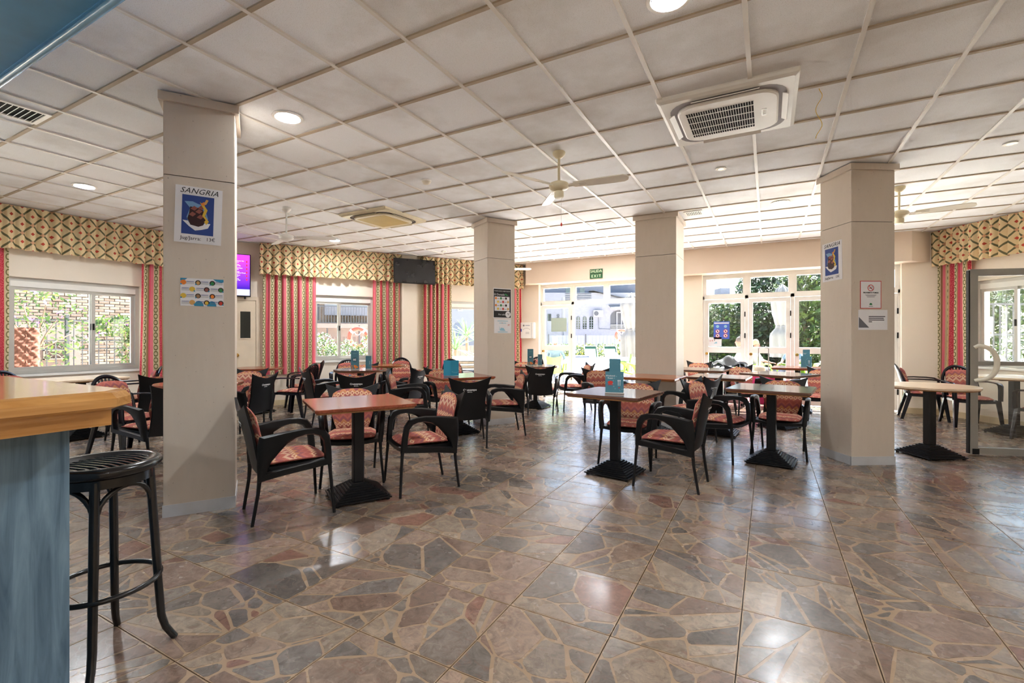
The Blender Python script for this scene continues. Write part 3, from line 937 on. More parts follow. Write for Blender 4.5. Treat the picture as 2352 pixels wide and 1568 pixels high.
shell0 = make_shell_chair('shell_armchair', M['black'])
resin0 = make_resin_chair('resin_armchair')
_first = {'s': True, 'r': True}
def chair(kind, x, y, a, label, group):
    src = shell0 if kind == 's' else resin0
    if _first[kind]: o = src; _first[kind] = False
    else: o = copy_tree(src)
    o.location = (x, y, 0); o.rotation_euler = (0, 0, R(a))
    return tag(o, label, 'chair', group)
GA = 'black shell armchairs with patterned cushions'
GB = 'dark resin garden armchairs with patterned cushions'
for q in [
    ('s',-3.21,2.36,-25,'black armchair nearest the near pillar, facing right to the red-brown square table'),
    ('s',-3.42,3.17,-133,'black armchair facing the camera behind the red-brown square table'),
    ('s',-2.72,3.30,147,'black armchair at the right side of the front red-brown square table, facing left'),
    ('s',-3.28,4.85,42,'black armchair with its lettered back to us, just left of the middle pillar'),
    ('s',-3.20,5.60,131,'black armchair in front of the middle pillar, turned left with its cushion side showing'),
    ('s',-4.34,5.08,-56,'black armchair seen edge-on between the front table and the table with a blue folder'),
    ('s',-4.34,5.88,-122,'black armchair behind the table with the blue folder, mostly hidden'),
    ('s',-4.98,4.72,42,'black armchair, lettered back to us, before the round table with two menus'),
    ('s',-6.00,5.05,-22,'black armchair turned away to the right, left of the round table with two menus'),
    ('s',-5.12,5.75,100,'black armchair facing left at the right of the round table with two menus'),
    ('s',-6.36,6.20,-132,'black armchair facing the camera directly behind the two menus on the round table'),
    ('s',-6.05,3.75,110,'black armchair just right of the near pillar, facing left with its arm towards us'),
    ('s',-6.72,4.12,-150,'black armchair facing us beside the near pillar, in front of the cream door'),
    ('s',-5.54,2.51,98,'black armchair with lettered back, half hidden behind the near pillar on the bar side'),
    ('s',-7.23,3.12,100,'black armchair at the street window table, only its dark horn showing over the bar'),
    ('s',-3.46,7.46,20,'black armchair with printed back to us, right of the middle pillar by the open doors'),
    ('s',-3.16,8.18,128,'black armchair with cushion facing us just left of the open garden doorway'),
    ('s',-4.31,8.47,-150,'black armchair half hidden by the right edge of the middle pillar'),
    ('s',-.78,4.43,86,'black armchair nearest us in the right group, turned left with its back to the right'),
    ('s',-1.28,4.97,180,'black armchair facing us behind the dark square table with two teal menus'),
    ('s',-.47,5.68,-109,'black armchair facing right at the left of the dark square table near the right pillar'),
    ('s',.12,6.12,174,'black armchair facing us behind the dark square table near the right pillar'),
    ('s',-.90,6.30,72,'black armchair facing left at the brown table in front of the posterless pillar'),
    ('s',-2.14,6.84,-140,'black armchair behind the brown table, showing between the teal menus and the open doorway'),
    ('s',-.30,8.66,-152,'black armchair facing us behind the second dark table in the right group'),
    ('s',.62,8.62,152,'black armchair cut off by the left edge of the right pillar'),
    ('s',-1.25,9.72,172,'black armchair nearest the glazed front, beside the luggage'),
    ('s',-.78,9.20,92,'black armchair turned left in front of the pink suitcase')]:
    chair(*q, GA)
for q in [
    ('r',-7.55,5.80,150,'dark resin armchair with arched back in front of the wide striped curtain, facing us'),
    ('r',-6.98,5.22,108,'dark resin armchair facing left to the table by the cream door, thick splayed legs showing'),
    ('r',-7.08,6.42,-135,'dark resin armchair under the window with the balcony view'),
    ('r',-6.70,7.52,-138,'dark resin armchair with arched back below the black wall television'),
    ('r',-5.32,7.60,-120,'dark resin armchair half hidden by the left edge of the middle pillar'),
    ('r',-4.62,9.25,170,'dark resin armchair by the back wall under the first aid cabinet'),
    ('r',-8.25,3.42,160,'dark resin armchair with pale cushion at the street window table, right of the window frame'),
    ('r',-8.42,2.40,-60,'dark resin armchair under the street window, only the rim of its back above the bar'),
    ('r',-6.32,2.62,-75,'dark resin armchair behind the bar stool, only its splayed legs and seat showing'),
    ('r',2.22,9.90,-95,'dark resin armchair right of the right pillar, left of the open glass door'),
    ('r',2.62,9.40,-172,'dark resin armchair behind the upright of the open glass door'),
    ('r',3.10,8.28,20,'dark resin armchair at the right edge, seen through the open glass door')]:
    chair(*q, GB)

# ------------------------------------------------------------------ tables
def make_base(t, hcol):
    m_ = MB()
    n = 9
    for k in range(n):
        s_ = .215-.0195*k; z = .018+.0125*k
        w = .011
        for sx, sy in ((1,0),(-1,0),(0,1),(0,-1)):
            if sx: m_.box(sx*s_-w/2,-s_-w/2,z,sx*s_+w/2,s_+w/2,z+.012)
            else: m_.box(-s_+w/2,sy*s_-w/2,z,s_-w/2,sy*s_+w/2,z+.012)
    # sloping body under the ridges
    a = [( -.212,-.212,.016),(.212,-.212,.016),(.212,.212,.016),(-.212,.212,.016)]
    b = [(-.05,-.05,.128),(.05,-.05,.128),(.05,.05,.128),(-.05,.05,.128)]
    m_.loft([a, b])
    base = m_.build('base', M['blackmetal'], t)
    for sx in (-1,1):
        for sy in (-1,1):
            MB().lathe([(.014,0),(.016,.004),(.016,.018)],10,(sx*.195,sy*.195,0)).build('foot', M['blackmetal'], base)
    MB().rbox((0,0,.44),(.086,.086,.63),.008).build('column', M['blackmetal'], t)
    m_ = MB(); m_.box(-.2,-.02,hcol-.06,.2,.02,hcol-.038); m_.box(-.02,-.2,hcol-.06,.02,.2,hcol-.038)
    m_.box(-.043,-.043,.75-.02,.043,.043,hcol-.038)
    m_.build('top_bracket', M['blackmetal'], t)

def make_table(shape, size, mat, edge='edge_wood'):
    t = empty('cafe_table')
    h_ = .785
    m_ = MB()
    if shape == 'sq':
        s_ = size/2
        c_ = .02
        def pts(k): return [(-s_+k+c_,-s_+k),(s_-k-c_,-s_+k),(s_-k,-s_+k+c_),(s_-k,s_-k-c_),(s_-k-c_,s_-k),(-s_+k+c_,s_-k),(-s_+k,s_-k-c_),(-s_+k,-s_+k+c_)]
    else:
        def pts(k): return [((size/2-k)*math.cos(2*PI*i/40), (size/2-k)*math.sin(2*PI*i/40)) for i in range(40)]
    top = MB().loft([[(x,y,z) for x,y in pts(k)] for k, z in ((.004,h_-.026),(0,h_-.022),(0,h_-.004),(.005,h_))]).build('table_top', M[mat], t)
    MB().loft([[(x,y,z) for x,y in pts(k)] for k, z in ((.014,h_-.038),(.010,h_-.026))]).build('edging', M[edge], top)
    make_base(t, h_)
    return t

def table(shape, size, mat, x, y, a, label, protos={}):
    key = (shape, size, mat)
    if key not in protos: protos[key] = o = make_table(*key)
    else: o = copy_tree(protos[key])
    o.location = (x, y, 0); o.rotation_euler = (0,0,R(a))
    return tag(o, label, 'table', 'pedestal tables with ridged black bases')
for q in [
    ('sq',.76,'table_red',-2.98,2.82,-31,'square red-brown pedestal table nearest the near pillar, with bare top'),
    ('sq',.72,'table_dark',-1.30,4.49,-8,'dark square pedestal table carrying two teal menus'),
    ('sq',.76,'table_dark',.03,5.66,-8,'dark square pedestal table with shining bare top beside the right pillar'),
    ('sq',.78,'table_dark',.14,7.95,-30,'dark pedestal table standing second from the right pillar, behind the shining one'),
    ('sq',.76,'table_red',-3.76,5.40,-33,'square red-brown pedestal table carrying a blue folder'),
    ('rd',.86,'table_dark',-5.97,5.71,0,'round pedestal table carrying two menus below the lifebuoy window'),
    ('rd',.86,'table_red',-7.86,5.12,0,'pedestal table in front of the cream double door'),
    ('rd',.86,'table_dark',-3.84,8.02,0,'round pedestal table with a price menu beside the open garden doors'),
    ('sq',.72,'table_brown',-1.36,6.56,-5,'brown square pedestal table in front of the posterless pillar'),
    ('sq',.72,'table_dark',-.58,7.02,-5,'dark pedestal table touching the right side of the posterless pillar'),
    ('sq',.78,'table_dark',-.98,8.48,-4,'dark pedestal table behind the posterless pillar, near the luggage'),
    ('sq',.78,'table_red',.46,9.80,-4,'pedestal table at the glazed front carrying one teal menu'),
    ('rd',.84,'table_pale',1.57,6.80,32,'round pale wooden pedestal table right of the right pillar'),
    ('rd',.84,'table_pale',2.92,8.84,32,'pedestal table seen through the open glass door'),
    ('sq',.78,'table_pale',-7.92,2.74,0,'pedestal table under the street window behind the bar'),
    ('rd',.90,'table_red',-5.86,3.12,0,'pedestal table hidden behind the near pillar, its red rim at both sides'),
    ('rd',.80,'table_brown',-6.5,6.85,0,'small round pedestal table in front of the chair below the television')]:
    table(*q)

# ------------------------------------------------------------------ table menus
def menu_card(x, y, a, w, hgt, label, z0=.7875, price=None, mat='teal', burger=False, ring=False, dish=False, tent=True):
    e = empty('menu_stand', (x, y, z0), R(a), label=label, cat='menu')
    dp = .045
    m_ = MB()
    for s_ in (-1, 1):
        m_.box(-w/2, s_*dp-.0015, .012, w/2, s_*dp+.0015, hgt)
    m_.box(-w/2,-dp,.012,-w/2+.003,dp,hgt); m_.box(w/2-.003,-dp,.012,w/2,dp,hgt)
    m_.build('card', M[mat], e)
    MB().box(-w/2-.004,-dp-.006,0,w/2+.004,dp+.006,.012).build('holder', M['alu'], e)
    f = -dp-.0022
    up = (PI/2,0,0)
    if price:
        MB().disc((0,0,0), w*.36, 24, M=Matrix.Translation((0,f+.0006,hgt*.52)) @ Matrix.Rotation(R(90),4,'X')).build('disc', M['teal_dark'], e)
        text(price, w*.34, M['paper'], e, (0,f,hgt*.52), up, bold=.0016)
    if dish:
        m_ = MB(); r_ = random.Random(3)
        for k in range(14):
            m_.disc((0,0,0), w*r_.uniform(.07,.12), 8, M=Matrix.Translation((r_.uniform(-.38,.40)*w,f+.0004-.0002*k,hgt*r_.uniform(.08,.22))) @ Matrix.Rotation(R(90),4,'X'))
        m_.build('dish_picture', M['orange_p'], e)
        text('PIZZAS', w*.12, M['pale_blue'], e, (0,f,hgt*.86), up, spacing=1.5)
    if burger:
        Mx = Matrix.Rotation(R(90),4,'X')
        b_ = MB().disc((0,0,0), w*.15, 14, M=Matrix.Translation((-.22*w,f,hgt*.52)) @ Mx, ry=w*.10).build('bun', M['red_p'], e)
        MB().box(-.22*w-w*.15,f-.001,hgt*.40,-.22*w+w*.15,f,hgt*.43).build('bun_base', M['red_p'], e)
        text('Weekend\nRoast', w*.13, M['paper'], e, (-.22*w,f,hgt*.78), up)
    if ring:
        cx, cz = .26*w, hgt*.5
        word = 'EL DORADO TY'
        for k, ch in enumerate(word):
            if ch == ' ': continue
            an = R(300-k*23)
            text(ch, w*.085, M['pale_blue'], e, (cx+w*.34*math.cos(an), f, cz+hgt*.34*math.sin(an)), up)
        m_ = MB()
        for s_ in (-1, 1):
            m_.box(cx+s_*w*.05-w*.012,f-.0008,cz-hgt*.12,cx+s_*w*.05+w*.012,f,cz+hgt*.08)
            m_.disc((0,0,0), w*.03, 10, M=Matrix.Translation((cx+s_*w*.05,f,cz+hgt*.11)) @ Matrix.Rotation(R(90),4,'X'), ry=w*.05)
        m_.build('cutlery_symbol', M['paper'], e)
        MB().box(cx-w*.035,f-.0008,cz-hgt*.24,cx+w*.035,f,cz-hgt*.19).build('flag_mark', M['red_p'], e)
    return e
va = lambda x, y: math.degrees(math.atan2(y, x))-90           # turns a card to face the room's middle
menu_card(-1.27,4.36,14,.165,.20,'wider teal menu with a red burger in front on the dark square table', burger=True, ring=True)
menu_card(-1.33,4.58,14,.105,.31,'tall pale teal menu behind the wider one on the dark square table', mat='teal')
menu_card(-5.93,5.55,40,.118,.31,'tall teal menu with a price disc on the round table by the lifebuoy window', price='8€', dish=True)
menu_card(-5.78,5.70,40,.085,.22,'short teal menu with cutlery mark beside the tall one on the round table', ring=True)
menu_card(-3.88,7.86,30,.105,.31,'teal price menu on the round table by the garden doors', price='8€', dish=True)
menu_card(-3.73,7.96,30,.075,.21,'short narrow teal menu on the round table by the garden doors', ring=True)
menu_card(.58,9.62,-5,.16,.20,'teal menu on the table at the glazed front', ring=True)
menu_card(.59,9.77,-5,.105,.31,'taller teal menu behind the other on the table at the glazed front', burger=True)
# bright blue folder standing half open
bf = empty('menu_folder', (-3.82,5.28,.7865), R(28), label='bright blue folded menu standing on the red-brown table left of the middle pillar', cat='menu')
for a_ in (-22, 28):
    MB().box(0,-.001,0,.115 if a_ > 0 else -.115,.001,.21,).build('cover', M['teal_bright'], bf, rz=R(a_))
for k, ch in enumerate('DORADO'):
    text(ch, .016, M['pale_blue'], bf, (.02+.016*k,-.006+.0085*k,.055-.012*math.sin(k*.6)), (PI/2,0,R(28)))

# ------------------------------------------------------------------ bar counter, canopy, stool
br = empty('bar_counter', (-1.72,.74,0.05), 0, label='bar counter with oak top and blue grained front at the left edge', cat='counter')
m_ = MB()
m_.loft([[(x,y,z) for x,y in ((-1.6,-4.2),(k,-4.2),(k,k-.06),(k-.06,k),(-1.6,k))] for k, z in ((-.012,1.045),(0,1.053),(0,1.078),(-.01,1.095),(-.022,1.10))])
m_.build('counter_top', M['bar_oak'], br)
MB().box(-1.6,-4.2,.995,-.035,-.06,1.045).build('apron', M['bar_oak'], br)
MB().box(-1.6,-4.2,-.05,-.18,-.11,.995).build('front_panel', M['bar_blue'], br)
MB().tube([(-.10,-4.1,.15),(-.10,-.9,.15),(-.10,-.20,.15),(-.13,-.17,.15),(-.19,-.17,.15)],.02,10).build('foot_rail', M['chrome'], br, smooth=50)
cn = empty('bar_canopy', (-1.95,.80,2.5), 0, label='dark blue canopy hanging over the bar in the upper left corner', cat='canopy')
MB().box(-4.5,-4.6,0,0,-.03,.58).build('soffit', M['canopy'], cn)
MB().box(-4.5,-.03,-.005,0,0,.58).build('fascia', M['canopy'], cn)
MB().tube([(-4.5,-.012,-.012),(0,-.012,-.012)],.014,8).build('edge_trim', M['canopy_edge'], cn, smooth=50)

st = empty('bar_stool', (-2.41,.91,0), R(13.5), label='black bentwood bar stool with ribbed round seat beside the bar', cat='stool')
m_ = MB()
m_.lathe([(.02,.755),(.165,.758),(.188,.768),(.195,.782),(.192,.796),(.178,.806),(.160,.804),(.150,.792),(.08,.787),(.01,.787)],36)
seat = m_.build('seat', M['stool'], st, smooth=60)
for k in range(-5, 6):
    y = k*.026; L = math.sqrt(max(0, .148**2-y*y))
    MB().tube([(-L+.008,y,.786),(-L*.4,y+.006,.791),(L*.4,y+.006,.791),(L-.008,y,.786)],.0075,6).build('rib', M['stool'], seat, smooth=60)
MB().lathe([(.15,.72),(.165,.722),(.165,.757),(.15,.757)],30).build('seat_ring', M['stool'], st, smooth=40)
for k in range(4):
    a_ = R(45+90*k); c_, s_ = math.cos(a_), math.sin(a_)
    MB().tube([(c_*.150,s_*.150,.75),(c_*.165,s_*.165,.5),(c_*.18,s_*.18,.25),(c_*.19,s_*.19,.11),(c_*.205,s_*.205,.055),(c_*.238,s_*.238,.0)],[.017,.0165,.0155,.015,.014,.0135],10).build('leg', M['stool'], st, smooth=60)
    b_ = R(135+90*k); am = R(90+90*k)
    p0, p1 = Vector((c_*.156,s_*.156,.60)), Vector((math.cos(b_)*.156,math.sin(b_)*.156,.60))
    pts = []
    for q in range(13):
        f = q/12; p = p0.lerp(p1, f); z = .60+.115*math.sin(PI*f)**.55
        bow = 1+.16*math.sin(PI*f)
        pts.append((p.x*bow, p.y*bow, z))
    MB().tube(pts,.0105,8).build('brace', M['stool'], st, smooth=60)
MB().tube([(.186*math.cos(2*PI*k/40),.186*math.sin(2*PI*k/40),.30) for k in range(40)],.011,8,closed=True).build('foot_ring', M['stool'], st, smooth=60)

# ------------------------------------------------------------------ open glass door at right
gd = empty('glass_door', (1.97,7.08,0), math.atan2(.16,.5), label='open grey aluminium glass door with curved white handle at right', cat='door')
m_ = MB(); bars(m_, 0,1.0,.012,2.07,-.025,.025,.075)
m_.box(.075,-.025,1.0,.925,.025,1.045); gf = m_.build('door_frame', M['alu_grey'], gd)
MB().box(.075,-.003,.087,.925,.003,1.0).build('pane', M['glass'], gd)
MB().box(.075,-.003,1.045,.925,.003,1.995).build('pane', M['glass'], gd)
MB().box(-.012,-.02,.02,0,.02,2.06).build('rubber_seal', M['black'], gd)
m_ = MB(); pts = []
for k in range(17):
    f = k/16; an = R(100-200*f)
    pts.append((.03+.19*max(0,math.cos(an*.95))**.8+.0*f, -.075+.05*abs(2*f-1)**3, 1.03+.19*math.sin(an)*(1 if f < .5 else 1)))
m_.tube([(.04,-.025,1.20)]+pts[1:-1]+[(.04,-.025,.83)],[.02]+[.02+.007*math.sin(PI*k/16) for k in range(1,16)]+[.02],10).build('handle', M['offwhite'], gd, smooth=60)
MB().box(.02,-.03,.012,.085,.03,.075).build('bottom_lock', M['black'], gd)

# ------------------------------------------------------------------ ceiling fittings
def downlight(x, y, label, r_=.115, on=True):
    e = empty('downlight', (x, y, 3.104), 0, label=label, cat='light')
    MB().lathe([(r_,0),(r_+.004,-.006),(r_+.002,-.012),(r_-.02,-.014),(r_-.024,-.006),(r_-.024,0)],28).build('trim_ring', M['white'], e, smooth=50)
    MB().lathe([(r_-.03,-.003),(r_-.03,-.008),(r_-.05,-.010)],24).build('lens', M['lamp_on'] if on else M['lamp_dim'], e)
    return e
for x, y, l, r_, on in [(-3.43,2.5,'bright round downlight just right of the near pillar head',.115,True), (-7.1,2.49,'round downlight over the street window table',.115,True),
    (-7.0,6.06,'round downlight near the left fan, above the patterned valance',.115,True), (-.46,2.58,'round downlight cut by the top edge of the picture',.115,True),
    (.14,7.2,'round downlight left of the right pillar head',.115,True), (-2.82,8.89,'round downlight above the green exit sign',.115,True),
    (-.44,5.45,'small amber spotlight below the large air conditioner',.05,False), (1.96,6.02,'small spotlight near the right edge of the ceiling',.05,False),
    (-5.92,7.94,'small spotlight above the black television',.05,False), (-.48,8.86,'small spotlight between the posterless and right pillars',.05,False)]:
    downlight(x, y, l, r_, on)
for i, (x, y) in enumerate([(-6.4,-.6),(-3.2,-1.0),(0.2,-.8),(3.2,-.6),(-5,-2.8),(-1.2,-2.8),(2.2,-2.8),(4.2,1.6),(-8,-2.4)]):  # unseen downlights, added behind the visible ones to brighten the room
    downlight(x, y, 'added round ceiling downlight out of view ' + ['over the far end of the bar','over the bar canopy','straight above the camera','right behind the camera','in the rear left','in the rear middle','in the rear right','over the right front','in the rear left corner'][i], .115)

def vent(x, y, label, w=.30, a=0):
    e = empty('ceiling_vent', (x, y, 3.104), R(a), label=label, cat='vent')
    bars2 = MB()
    for s_ in (-1,1):
        bars2.box(s_*w/2-.015,-w/2-.015,-.012,s_*w/2+.015,w/2+.015,0); bars2.box(-w/2+.015,s_*w/2-.015,-.012,w/2-.015,s_*w/2+.015,0)
    bars2.build('frame', M['white'], e)
    MB().box(-w/2+.01,-w/2+.01,-.002,w/2-.01,w/2-.01,-.001).build('backing', M['void'], e)
    n = 8
    for k in range(n):
        x_ = -w/2+.03+(w-.06)*k/(n-1)
        MB().cbox((x_,0,-.008),(.004,w-.03,.014), M=Matrix.Rotation(R(35),4,'Y')).build('slat', M['white'], e)
    return e
vent(-5.23,1.41,'slatted air vent at the left edge of the ceiling', .30, 90)
vent(-.94,7.21,'small ceiling vent touching the posterless pillar head', .22)
vent(-2.25,7.24,'small ceiling vent between the middle and posterless pillars', .22)

sd = empty('smoke_detector', (-3.43,4.27,3.104), 0, label='small round smoke detector between the fans', cat='detector')
MB().lathe([(.055,0),(.056,-.014),(.05,-.018)],24).build('mount', M['white'], sd, smooth=50)
MB().lathe([(.048,-.018),(.046,-.03),(.036,-.042),(.012,-.046)],24).build('sensor_head', M['offwhite'], sd, smooth=50)

def fan(x, y, a, label, stem=.2, body='ivory', switch=True, hub=.72, bl='offwhite'):
    e = empty('ceiling_fan', (x, y, 3.104), R(a), label=label, cat='fan')
    MB().lathe([(.058,0),(.062,-.006),(.058,-.03),(.03,-.058),(.016,-.064)],24).build('canopy', M[body], e, smooth=50)
    MB().lathe([(.0125,-.06),(.0125,-.06-stem)],12).build('rod', M[body], e)
    zz = -.06-stem
    MB().lathe([(.02,zz+.004),(.05,zz-.004),(.088,zz-.02),(.096,zz-.034),(.096,zz-.056),(.085,zz-.072),(.05,zz-.086),(.02,zz-.09)],28).build('motor', M[body], e, smooth=45)
    if switch:
        hs = MB().lathe([(.012,zz-.088),(.012,zz-.096),(.046,zz-.098),(.047,zz-.146),(.04,zz-.158),(.01,zz-.162)],22).build('switch_housing', M[body], e, smooth=45)
        if switch == 'plain': hs.name = 'switch_housing'
        else:
          MB().tube([(.025,0,zz-.155),(.025,0,zz-.40)],.0012,5).build('pull_chain', M['alu'], hs)
          MB().lathe([(.003,zz-.40),(.009,zz-.415),(.008,zz-.43),(.002,zz-.436)],10,(.025,0,0)).build('chain_pull', M['red_p'], hs)
    for k in range(3):
        an = 2*PI*k/3
        Mx = Matrix.Rotation(an,4,'Z') @ Matrix.Translation((0,0,zz-.045)) @ Matrix.Rotation(R(-14),4,'X')
        pr = [(.15,-.042),(.30,-.052),(.52,-.058),(.62,-.056),(.655,-.035),(.665,0),(.655,.035),(.62,.056),(.52,.058),(.30,.052),(.15,.042)]
        b_ = MB().prism(pr,-.004,.004,Mx).build('blade', M[bl], e)
        m_ = MB(); m_.box(.07,-.016,-.010,.20,.016,-.004,Mx)
        for q in (-.022, 0, .022): m_.box(.14,q-.006,-.0075,.27,q+.006,-.004,Mx)
        m_.build('blade_arm', M[bl], b_)
    return e
fan(-1.78,4.23,5.5,'ivory ceiling fan with pull chain in the middle of the ceiling', .225)
fan(-5.86,4.25,38,'white ceiling fan right of the near pillar, over the left tables', .30, 'white', False, bl='white')
fan(1.37,7.14,-10,'ceiling fan half hidden by the right edge of the right pillar', .22, switch='plain')
fan(-5.04,8.76,30,'ceiling fan behind the middle pillar, one white blade tip showing', .22, 'white', False, bl='white')

def cassette(x, y, a, label, s_, panel, grille, style):
    e = empty('air_conditioner', (x, y, 3.104), R(a), label=label, cat='air conditioner')
    h_ = s_/2
    def sq(k, c_):
        return [(sx*(k-c_)+c_*math.cos(R(a0+q*18)), sy*(k-c_)+c_*math.sin(R(a0+q*18))) for sx, sy, a0 in ((1,-1,-90),(1,1,0),(-1,1,90),(-1,-1,180)) for q in range(6)]
    MB().loft([[(x_,y_,z) for x_,y_ in sq(k,c_)] for k, c_, z in ((h_-.03,.02,-.042),(h_-.006,.015,-.028),(h_,.012,-.010),(h_,.012,0))]).build('panel', M[panel], e)
    k = h_*.74
    MB().loft([[(x_,y_,z) for x_,y_ in sq(k+.05,.16)] for z in (-.0435,-.0425)]).build('outlet_recess', M['outlet'] if style else M['seam'], e)
    gp = MB().loft([[(x_,y_,z) for x_,y_ in sq(kk,.13)] for kk, z in ((k-.012,-.062),(k,-.055),(k,-.044))]).build('return_panel', M[panel], e)
    for i in range(4):
        Mx = Matrix.Rotation(i*PI/2,4,'Z') @ Matrix.Translation((0,-(k+.034),-.046)) @ Matrix.Rotation(R(28),4,'X')
        MB().box(-h_*.48,-.030,-.003,h_*.48,.030,.003,Mx).build('flap', M[panel], e)
    if style:
        g = h_*.50
        MB().box(-g-.05,-g,-.0635,g-.05,g,-.0625).build('grille_backing', M['void'], gp)
        n = 28
        for i in range(n):
            x_ = -g-.05+(2*g)*i/(n-1)
            MB().box(x_-.0016,-g-.008,-.071,x_+.0016,g+.008,-.0636).build('grille_bar', M[panel], gp)
        for i in range(4):
            y_ = -g+2*g*(i+.5)/4
            MB().box(-g-.05,y_-.003,-.069,g-.05,y_+.003,-.0637).build('grille_bar', M[panel], gp)
        MB().box(g+.0,-.06,-.0645,g+.035,.06,-.0625).build('control_plate', M['alu'], gp)
        for q in (-.03,0,.03): MB().box(g+.008,q-.008,-.0665,g+.027,q+.008,-.0646).build('button', M['white'], gp)
    else:
        g = h_*.60
        MB().box(-g,-g,-.0635,g,g,-.0625).build('grille', M[grille], gp)
    return e
cassette(-.28,4.11,0,'large white air conditioner panel with black grille in the ceiling', .94, 'white', 'void', True)
cassette(-5.04,5.27,0,'yellowed air conditioner panel in the ceiling right of the white fan', .90, 'ivory', 'yellowed', False)

rb = MB(); pts = []
for k in range(30):
    f = k/29; pts.append((.02*math.sin(f*11), .015*math.cos(f*9), -.36*f))
rb.tube([(0,0,0)]+pts[1:],.0022,5)
rb.build('paper_streamer', M['lemon'], None, (.32,4.03,3.098), label='curly yellow ribbon hanging from the ceiling right of the air conditioner', cat='ribbon')

# ------------------------------------------------------------------ televisions
tv = empty('television', (*[W2.location[k]+d for k, d in ((0,S33*.66),(1,C33*.66))], 0), W2.rotation_euler.z, label='upright menu screen glowing purple above the cream door', cat='television')
MB().rbox((0,-.10,2.465),(.46,.04,.79),.006).build('bezel', M['black'], tv)
MB().cbox((0,0,0),(.43,.004,.755)).build('screen', M['menu_screen'], tv, (0,-.121,2.47))
r_ = 0
for a_, b_ in (('Manchester Utd','Everton'),('Brighton','Aston Villa'),('Crystal Palace','Arsenal'),('Leicester','Nottingham Forest'),('Brentford','Fulham'),('Chelsea','Stoke City')):
    z = 2.73-.066*r_; r_ += 1
    text(a_, .024, M['white_glow'], tv, (-.04,-.1245,z), (PI/2,0,0), align='LEFT'); text(b_, .024, M['white_glow'], tv, (-.04,-.1245,z-.024), (PI/2,0,0), align='LEFT')
    MB().box(.155,-.1245,z-.03,.175,-.1235,z+.008).build('score_box', M['red_glow'], tv)
MB().box(-.05,-.09,2.3,.05,0,2.6).build('wall_mount', M['black'], tv)
MB().box(.12,-.09,2.03,.15,-.06,2.08).build('cable_end', M['black'], tv)
tv2 = empty('television', (*[W2.location[k]+d for k, d in ((0,S33*3.99),(1,C33*3.99))], 0), W2.rotation_euler.z, label='switched-off black television hung across the pilaster between curtains', cat='television')
Mt = Matrix.Translation((0,-.26,2.735)) @ Matrix.Rotation(R(-4),4,'X')
MB().box(-.455,-.02,-.265,.455,.02,.265,Mt).build('bezel', M['black'], tv2)
MB().box(-.443,-.0225,-.245,.443,-.0205,.255,Mt).build('screen', M['screen'], tv2)
MB().box(-.06,-.26,2.6,.06,-.09,2.85).build('wall_mount', M['black'], tv2)

# ------------------------------------------------------------------ notices
def sheet(name, c, phi, w, h_, mat, label, tilt=0.0, cat='poster'):
    p = R(phi)
    e = empty(name, (c[0]+math.sin(p)*.0022, c[1]-math.cos(p)*.0022, c[2]), p, label=label, cat=cat)
    e.rotation_euler = (0, tilt, p)
    MB().box(-w/2,-.0006,-h_/2,w/2,.0006,h_/2).build('paper_sheet', M[mat], e)
    return e
def flat(e, name, pts, mat, lay=1):
    y = -.0008-.0004*lay
    MB().poly([(x,y,z) for x, z in pts]).build(name, M[mat], e)
def rect(x0, z0, x1, z1): return [(x0,z0),(x1,z0),(x1,z1),(x0,z1)]
def oval(cx, cz, rx, rz, n=20, a0=0, a1=360): return [(cx+rx*math.cos(R(a0+(a1-a0)*k/n)), cz+rz*math.sin(R(a0+(a1-a0)*k/n))) for k in range(n + (0 if a1-a0 == 360 else 1))]
def along(c, phi, t, z): p = R(phi); return (c[0]+math.cos(p)*t, c[1]+math.sin(p)*t, z)
F1, F2, F4L, F4R = ((-3.741,1.992),57), ((-3.549,6.199),59), ((.633,6.115),-59), ((.948,6.036),31)

def sangria(c, phi, label, tilt):
    e = sheet('drinks_poster', c, phi, .295, .42, 'paper', label, tilt)
    flat(e, 'picture', rect(-.105,-.145,.095,.145), 'blue_print')
    flat(e, 'napkin', [(-.10,-.045),(-.06,-.085),(-.02,-.115),(.02,-.105),(.06,-.09),(.075,-.055),(.0,-.05)], 'paper', 2)
    flat(e, 'jug_glass', [(-.09,.095),(-.04,.10),(-.005,.085),(.03,.08),(.045,.03),(.06,-.02),(.035,-.06),(-.06,-.06),(-.075,-.02),(-.055,.05)], 'jugglass', 3)
    flat(e, 'wine', [(-.055,.06),(.02,.055),(.035,.02),(.05,-.02),(.03,-.07),(0,-.085),(-.05,-.075),(-.07,-.03),(-.06,.01)], 'wine', 4)
    for k, (x, z) in enumerate(((-.03,.05),(.0,.03),(-.04,.005),(.01,-.01),(.015,.06))):
        flat(e, 'ice_cube', [(x-.022,z-.006),(x+.004,z-.018),(x+.024,z+.004),(x,z+.018)], 'wine2', 5+k)
    flat(e, 'lemon_peel', [(.005,.10),(.03,.085),(.055,.045),(.04,.0),(.065,-.04),(.05,-.065),(.035,-.045),(.045,-.03),(.022,.0),(.035,.045),(.02,.07)], 'lemon', 11)
    flat(e, 'lemon_slice', [(.01,.085),(.03,.075),(.045,.09),(.03,.105)], 'orange_p', 12)
    flat(e, 'cinnamon_stick', [(.03,.09),(.045,.125),(.06,.12),(.045,.085)], 'tan_p', 13)
    text('SANGRIA', .056, M['ink'], e, (0,-.0018,.176), (PI/2,0,0), shear=.35, spacing=1.05)
    text('Jug/Jarra:   13€', .036, M['ink'], e, (0,-.0018,-.175), (PI/2,0,0))
    return e
sangria(along(*F1, -.008, 2.222), 57, 'sangria poster on the near pillar, above the small drinks chart', R(1.5))
sangria(along(*F4L, -.045, 2.135), -59, 'sangria poster on the left face of the right pillar', R(-1))

